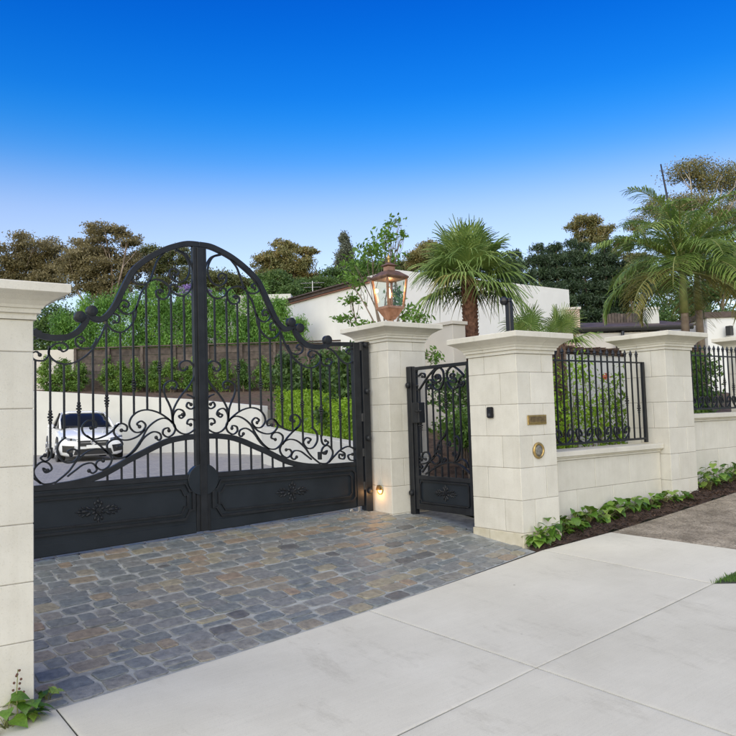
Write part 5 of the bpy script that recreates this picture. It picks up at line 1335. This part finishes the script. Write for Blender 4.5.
fan_palm('low_fan_palm','small trunkless fan palm behind the letter plate pillar cap',(8.75,7.75,-0.6),0.95,0.07,11,0.42,0.30,'low fan palms')
fan_palm('low_fan_palm','small fan palm beside the pink masonry stack',(9.55,7.75,-0.6),1.02,0.07,10,0.42,0.28,'low fan palms')

def feather_frond(parent,org,az,el,L,mat,sag):
    pts=[];p=org.copy();e=el;n=16
    for i in range(n+1):
        pts.append(p.copy())
        d=Vector((math.cos(az)*math.cos(e),math.sin(az)*math.cos(e),math.sin(e)))
        p=p+d*(L/n); e-=sag*(0.35+1.5*i/n)/n
    s0=Vector((-math.sin(az),math.cos(az),0))
    st=MB().tube(pts,[0.020*(1-0.88*i/n)+0.002 for i in range(n+1)],5)
    segs=[]
    for k in range(46):
        q=0.14+0.86*k/45; i=min(n-1,int(q*n)); fr_=q*n-i; c=pts[i].lerp(pts[i+1],fr_)
        d=(pts[i+1]-pts[i]).normalized()
        ll=L*0.30*(0.45+0.9*math.sin(math.pi*min(1,q*0.9+0.12)))*rnd.uniform(0.85,1.12)*0.8
        for sg in (-1,1):
            out=(s0*sg*0.80+d*0.62+Vector((0,0,rnd.uniform(-0.05,0.35)))).normalized()
            g=Vector((0,0,-1)); w=0.0115
            pp=[c,c+out*ll*0.35+g*ll*0.04,c+out*ll*0.68+g*ll*rnd.uniform(0.08,0.22),c+out*ll*0.90+g*ll*rnd.uniform(0.22,0.48)]
            side=out.cross(Vector((0,0,1)));
            side=side.normalized() if side.length>0.05 else d
            segs.append((pp,[w*0.7,w,w*0.8,0.002],side,[Vector((0,0,0.004))]*4))
    fr=strips(segs).build('frond',mat,parent)
    st.build('midrib',PETIOLE,fr,smooth=True)
def feather_palm(label,base,zc_,r,n,L,spear=True):
    t=thing('feather_palm',base,label,'palm tree','feather palms')
    b=Vector(base); h=zc_-b.z
    MB().tube([b+Vector((0,0,-0.1)),b+Vector((0.02,0,h*0.45)),b+Vector((0.02,0.01,h*0.62)),b+Vector((0.01,0,h*0.8)),b+Vector((0,0,h))],[r*1.15,r,r*0.95,r*0.75,r*0.35],10).build('trunk',BARK,t,smooth=True)
    org=b+Vector((0,0,h-0.1))
    MB().tube([org+Vector((0,0,-0.75)),org+Vector((0,0,-0.3)),org+Vector((0,0,0.12))],[r*1.02,r*0.9,r*0.4],10).build('crownshaft',PETIOLE,t,smooth=True)
    for i in range(n):
        q=i/(n-1); az=i*2.39996+0.4+rnd.gauss(0,0.12); el=R(84-90*q+rnd.gauss(0,6))
        feather_frond(t,org+Vector((0,0,0.08*(1-q))),az,el,L*rnd.uniform(0.88,1.1),FANY if q>0.9 else FEATHER,1.35+0.35*rnd.random())
    if spear: MB().tube([org,org+Vector((-0.15,0.05,0.9)),org+Vector((-0.32,0.09,1.85))],[0.026,0.022,0.012],6).build('spear_leaf',BLACKP,t,smooth=True)
feather_palm('feather palm with long arching fronds and a tall unopened spear behind the fence',(12.08,7.12,-0.6),2.45,0.075,24,1.72)
feather_palm('feather palm standing behind the spear-leaved palm, toward the white annex',(14.2,8.06,-0.4),2.75,0.08,22,1.8,False)

# ------------------------------------------------------------------ groundcover in the mulch and weed at the near pillar
def heart_leaf(seed):
    rr=random.Random(seed); v=[];f=[]
    prof=[(0.0,0.0),(0.06,0.30),(0.22,0.46),(0.45,0.43),(0.70,0.27),(0.88,0.10),(1.0,0.0)]
    for (t,w) in prof:
        zc_=0.14*math.sin(t*2.6)-0.22*t*t
        v+= [(t-(0.10 if 0<t<0.1 else 0),-w*rr.uniform(0.92,1.08),zc_+0.10*w),(t,0,zc_),(t-(0.10 if 0<t<0.1 else 0),w*rr.uniform(0.92,1.08),zc_+0.10*w)]
    for i in range(len(prof)-1):
        a=i*3; f+=[(a,a+1,a+4,a+3),(a+1,a+2,a+5,a+4)]
    me=bpy.data.meshes.new('leaf'); me.from_pydata(v,[],f); me.polygons.foreach_set('use_smooth',[True]*len(f))
    return me
m_,nt,b_=new_mat('ivy_leaf')
r_=ramp(nt,[(0,(0.05,0.12,0.015)),(0.45,(0.10,0.21,0.025)),(0.8,(0.18,0.31,0.045)),(1,(0.27,0.38,0.08))]); nt.links.new(obj_random(nt),r_.inputs['Fac'])
vn=ramp(nt,[(0.35,(0.75,0.75,0.75)),(0.65,(1.2,1.2,1.2))]); nt.links.new(noise(nt,coords(nt),9,4),vn.inputs['Fac'])
col=mixc(nt,1.0,r_.outputs['Color'],vn.outputs['Color'],'MULTIPLY')
nt.links.new(col,b_.inputs['Base Color']); b_.inputs['Roughness'].default_value=0.38
tb=nt.nodes.new('ShaderNodeBsdfTranslucent'); nt.links.new(col,tb.inputs['Color'])
mx=nt.nodes.new('ShaderNodeMixShader'); mx.inputs['Fac'].default_value=0.28
nt.links.new(b_.outputs[0],mx.inputs[1]); nt.links.new(tb.outputs[0],mx.inputs[2]); nt.links.new(mx.outputs[0],nt.nodes['Material Output'].inputs['Surface'])
IVY=m_
LEAVES=[heart_leaf(i) for i in range(4)]
for me in LEAVES: me.materials.append(IVY)
def leafy(t,org,n,spread,hmin,hmax,smin,smax,bias=(0,0)):
    m=MB()
    for i in range(n):
        a=rnd.random()*2*math.pi; r=spread*math.sqrt(rnd.random()); h=rnd.uniform(hmin,hmax)*(1.1-0.6*r/spread)
        e=Vector((org[0]+r*math.cos(a)+bias[0],org[1]+r*math.sin(a)*0.55+bias[1],org[2]+h))
        s=rnd.uniform(smin,smax)
        o=bpy.data.objects.new('leaf',rnd.choice(LEAVES)); COL.objects.link(o); o.parent=t
        o.location=e-Vector(t.location); o.scale=(s,s,s)
        o.rotation_euler=(rnd.gauss(0,0.25),rnd.uniform(-0.1,0.85),a+rnd.gauss(0,0.5))
        m.tube([(org[0]+rnd.gauss(0,0.012),org[1]+rnd.gauss(0,0.012),org[2]-0.02),((org[0]+e.x)/2,(org[1]+e.y)/2,org[2]+h*0.65),e],[0.003,0.0025,0.0015],4)
    m.build('stems',PETIOLE,t,smooth=True)
for x,y,n,sp,h in ((5.60,4.92,15,0.14,0.15),(5.80,4.97,15,0.14,0.17),(6.02,5.02,14,0.13,0.16),(6.28,5.04,13,0.15,0.15),(6.52,5.05,12,0.13,0.16),(6.80,5.05,14,0.16,0.15),(7.08,5.06,14,0.16,0.17),(7.36,5.05,13,0.15,0.15),(7.62,5.03,12,0.14,0.14),(7.86,4.98,7,0.11,0.11),(8.12,4.96,6,0.10,0.09),(8.85,5.03,13,0.17,0.20),(9.12,5.05,14,0.18,0.22),(9.42,5.06,13,0.17,0.19),(9.75,5.06,12,0.18,0.17),(10.1,5.06,12,0.18,0.17)):
    z=zm(x,y)
    t=thing('groundcover_plant',(x,y,z),'broad-leaved green groundcover plant in the mulch along the wall','plant','groundcover along the wall')
    leafy(t,(x,y,z),int(n*2.3),sp*1.1,0.03,h*1.45,0.055,0.115)
# weed at the foot of the near pillar
wz=zc(0.85,4.30)
t=thing('leafy_weed',(0.80,4.27,wz),'broad-leaved weed with a budding stem at the near pillar foot','plant')
leafy(t,(0.80,4.275,wz),20,0.15,0.02,0.15,0.05,0.10)
leafy(t,(0.90,4.30,wz),8,0.05,0.05,0.16,0.06,0.10)
m=MB(); m.tube([(0.86,4.29,wz),(0.85,4.285,wz+0.14),(0.858,4.29,wz+0.27)],[0.004,0.003,0.002],5); m.build('flower_stem',PETIOLE,t)
BUD=mat_plain('brown_bud',(0.10,0.045,0.03),0.7)
for i in range(9):
    zz=wz+0.15+0.014*i; a=i*2.4
    MB().ball((0.857+0.028*math.cos(a)*(1-i/12),4.288+0.028*math.sin(a)*(1-i/12),zz),0.007,6).build('bud',BUD,t)
t=thing('leafy_weed',(1.04,4.46,zc(1.04,4.46)),'small yellowish weed between the cobbles beside the near pillar','plant')
leafy(t,(1.04,4.46,zc(1.04,4.46)),7,0.05,0.02,0.08,0.04,0.065)

# ------------------------------------------------------------------ parked car
CARP=mat_plain('white_car_paint',(0.78,0.79,0.80),0.22); CARP.node_tree.nodes['Principled BSDF'].inputs['Coat Weight'].default_value=0.6
CARG=mat_plain('car_glass',(0.010,0.012,0.016),0.10); CARG.node_tree.nodes['Principled BSDF'].inputs['Specular IOR Level'].default_value=0.14; CARB=mat_plain('car_black_trim',(0.012,0.012,0.013),0.45)
CARL=mat_plain('headlamp_glass',(0.16,0.17,0.19),0.08,0.3); RUB=mat_plain('tyre_rubber',(0.018,0.018,0.018),0.85); RIM=mat_plain('alloy_rim',(0.42,0.43,0.45),0.3,0.85)
CHR=mat_plain('chrome',(0.7,0.7,0.72),0.12,1.0); PLATE=mat_plain('number_plate',(0.75,0.75,0.72),0.5)
cz=zc(5.87,21.0)
car=bpy.data.objects.new('parked_car',None); COL.objects.link(car)
tag(car,'white hatchback parked nose out in front of the white retaining wall','car')
H=R(-98); car.rotation_euler=(0,0,H); car.scale=(0.96,0.93,0.97)
hd=Vector((math.cos(H),math.sin(H),0))
car.location=Vector((6.02,20.72,cz))-hd*2.06
def cpart(m,name,mat,parent=car,smooth=True,bevel=0):
    me_v=list(m.v); o=None
    me=bpy.data.meshes.new(name); me.from_pydata(me_v,[],m.f)
    bm=bmesh.new(); bm.from_mesh(me); bmesh.ops.recalc_face_normals(bm,faces=bm.faces)
    if bevel: bmesh.ops.bevel(bm,geom=[e for e in bm.edges if e.calc_face_angle(0)>0.6],offset=bevel,segments=2,affect='EDGES',clamp_overlap=True)
    bm.to_mesh(me); bm.free()
    return link_mesh(name,me,mat,parent,smooth)
def ring(x,w,zb,zs,zt,cr):
    """half widths at sill and shoulder, bottom, shoulder and top heights"""
    half=[(0,zb),(w*0.80,zb),(w*0.94,zb+0.05),(w,zb+0.20),(w*1.0,(zb+zs)/2+0.06),(w*0.975,zs-0.03),(w*0.93,zs),(w*0.62,zt-0.012),(0,zt)]
    return [(x,-a,b) for a,b in half]+[(x,a,b) for a,b in half[-2:0:-1]]
st=[(2.15,0.66,0.20,0.54,0.62,0),(2.10,0.80,0.17,0.60,0.685,0),(2.0,0.86,0.155,0.65,0.735,0),(1.8,0.89,0.145,0.70,0.785,0),(1.45,0.90,0.145,0.77,0.86,0),(1.05,0.905,0.145,0.84,0.93,0),(0.7,0.905,0.145,0.88,0.965,0),(0,0.905,0.145,0.92,0.98,0),(-1.0,0.905,0.145,0.95,1.0,0),(-1.6,0.895,0.21,0.97,1.02,0),(-2.0,0.86,0.25,0.97,1.02,0),(-2.2,0.76,0.32,0.90,0.96,0)]
m=MB().rings([ring(*s) for s in st]); body=cpart(m,'body',CARP)
def gring(x,wb,zb,wt,zt): return [(x[0],-wb,zb),(x[1],-wt,zt-0.03),(x[1],-wt*0.8,zt),(x[1],wt*0.8,zt),(x[1],wt,zt-0.03),(x[0],wb,zb)]
gh=[[(0.95,-0.74,0.93),(0.93,-0.66,0.945),(0.92,-0.3,0.965),(0.92,0.3,0.965),(0.93,0.66,0.945),(0.95,0.74,0.93)],
    [(0.55,-0.78,0.95),(0.42,-0.65,1.20),(0.45,-0.40,1.24),(0.45,0.40,1.24),(0.42,0.65,1.20),(0.55,0.78,0.95)],
    [(0.25,-0.79,0.95),(0.15,-0.61,1.34),(0.12,-0.42,1.40),(0.12,0.42,1.40),(0.15,0.61,1.34),(0.25,0.79,0.95)],
    [(-0.8,-0.79,0.97),(-0.8,-0.60,1.38),(-0.8,-0.42,1.435),(-0.8,0.42,1.435),(-0.8,0.60,1.38),(-0.8,0.79,0.97)],
    [(-1.7,-0.75,1.0),(-1.6,-0.56,1.30),(-1.6,-0.40,1.35),(-1.6,0.40,1.35),(-1.6,0.56,1.30),(-1.7,0.75,1.0)],
    [(-2.08,-0.70,1.0),(-2.05,-0.6,1.02),(-2.05,-0.4,1.03),(-2.05,0.4,1.03),(-2.05,0.6,1.02),(-2.08,0.70,1.0)]]
m=MB().rings(gh); cpart(m,'window_glass',CARG)
m=MB(); rf=[]
for x,w,z in ((0.17,0.60,1.392),(0.0,0.605,1.425),(-0.8,0.605,1.447),(-1.3,0.58,1.425),(-1.66,0.54,1.36)):
    rf.append([(x,-w,z-0.055),(x,-w*0.72,z),(x,w*0.72,z),(x,w,z-0.055),(x,w*0.9,z-0.07),(x,-w*0.9,z-0.07)])
cpart(m.rings(rf),'roof',CARP)
for s in (-1,1):
    cpart(MB().tube([(0.98,s*0.76,0.93),(0.52,s*0.72,1.17),(0.16,s*0.625,1.365)],[0.035,0.03,0.03],6),'pillar_trim',CARP)
    cpart(MB().tube([(-0.35,s*0.80,0.96),(-0.38,s*0.62,1.38)],0.03,6),'pillar_trim',CARB)
    m=MB().ball((0.62,s*0.98,0.99),0.10,10,(0.6,1.0,0.7)); mr=cpart(m,'mirror',CARP)
    cpart(MB().tube([(0.66,s*0.86,0.95),(0.63,s*0.94,0.97)],0.025,6),'mirror_arm',CARB,mr)
    # headlamp
    m=MB(); m.rings([[(2.02,s*0.46,0.575),(2.02,s*0.48,0.635),(1.98,s*0.66,0.665),(1.86,s*0.80,0.70),(1.86,s*0.81,0.64),(1.98,s*0.68,0.585)],
                     [(2.165,s*0.46,0.575),(2.150,s*0.48,0.632),(2.105,s*0.66,0.660),(1.97,s*0.84,0.695),(1.975,s*0.85,0.64),(2.12,s*0.69,0.588)]])
    hl=cpart(m,'headlight',CARL,smooth=False)
    cpart(MB().ball((2.125,s*0.60,0.615),0.034,8),'projector',CARB,hl)
    # bumper side intakes
    m=MB(); m.rings([[(2.0,s*0.56,0.26),(2.0,s*0.50,0.45),(1.85,s*0.80,0.49),(1.85,s*0.80,0.29)],[(2.180,s*0.56,0.24),(2.185,s*0.52,0.43),(2.115,s*0.84,0.46),(2.105,s*0.83,0.28)]])
    cpart(m,'side_intake',CARB,smooth=False)
    for wx in (1.38,-1.35):
        tyre=cpart(MB().lathe((wx,s*0.80,0.325),[(0.20,-0.11),(0.31,-0.105),(0.325,-0.07),(0.325,0.07),(0.31,0.105),(0.20,0.11)],24,'y'),'wheel',RUB)
        m=MB().lathe((wx,s*0.905,0.325),[(0.215,0.0),(0.215,s*0.012),(0.19,s*0.004),(0.05,s*0.012),(0.03,s*0.02)],20,'y')
        rim=cpart(m,'rim',RIM,tyre)
        m=MB()
        for k in range(5):
            a=2*math.pi*k/5; m.tube([(wx+0.04*math.cos(a),s*0.925,0.325+0.04*math.sin(a)),(wx+0.20*math.cos(a),s*0.922,0.325+0.20*math.sin(a))],[0.03,0.022],5)
        cpart(m,'spoke',RIM,tyre)
        m=MB().lathe((wx,s*0.885,0.33),[(0.36,-0.02*s),(0.375,0.024*s),(0.34,0.026*s)],24,'y')
        cpart(m,'wheel_arch',CARB)
m=MB(); m.rings([[(2.0,-0.36,0.42),(2.0,-0.46,0.62),(2.0,0.46,0.62),(2.0,0.36,0.42)],[(2.168,-0.36,0.42),(2.145,-0.46,0.62),(2.145,0.46,0.62),(2.168,0.36,0.42)]])
gr=cpart(m,'grille',CARB,smooth=False)
cpart(MB().box(2.160,2.178,-0.35,0.35,0.508,0.528),'grille_bar',CHR,gr,False)
m=MB().lathe((2.175,0,0.52),[(0.068,-0.004),(0.075,0.0),(0.068,0.008),(0.062,0.004),(0.062,-0.004)],20,'x')
for k in range(3):
    a=math.pi/2+k*2*math.pi/3; m.tube([(2.180,0,0.52),(2.180,0.064*math.cos(a),0.52+0.064*math.sin(a))],[0.012,0.003],5)
cpart(m,'badge',CHR)
m=MB(); m.rings([[(2.0,-0.54,0.19),(2.0,-0.48,0.345),(2.0,0.48,0.345),(2.0,0.54,0.19)],[(2.175,-0.54,0.19),(2.182,-0.48,0.345),(2.182,0.48,0.345),(2.175,0.54,0.19)]])
cpart(m,'lower_intake',CARB,smooth=False)
cpart(MB().box(2.175,2.190,-0.19,0.19,0.36,0.45),'number_plate',PLATE,car,False)
for s in (-1,1):
    cpart(MB().tube([(1.9,s*0.30,0.775),(1.4,s*0.42,0.868),(1.0,s*0.5,0.935)],0.008,5),'bonnet_crease',CARP)
    cpart(MB().tube([(1.05,s*0.25,0.965),(0.99,s*0.02+s*0.3,0.975),(0.93,s*0.6,0.975)],0.012,5),'wiper',CARB)
    cpart(MB().box(-0.02,0.16,s*0.905-0.012,s*0.905+0.012,0.80,0.825),'door_handle',CARP,car,False)
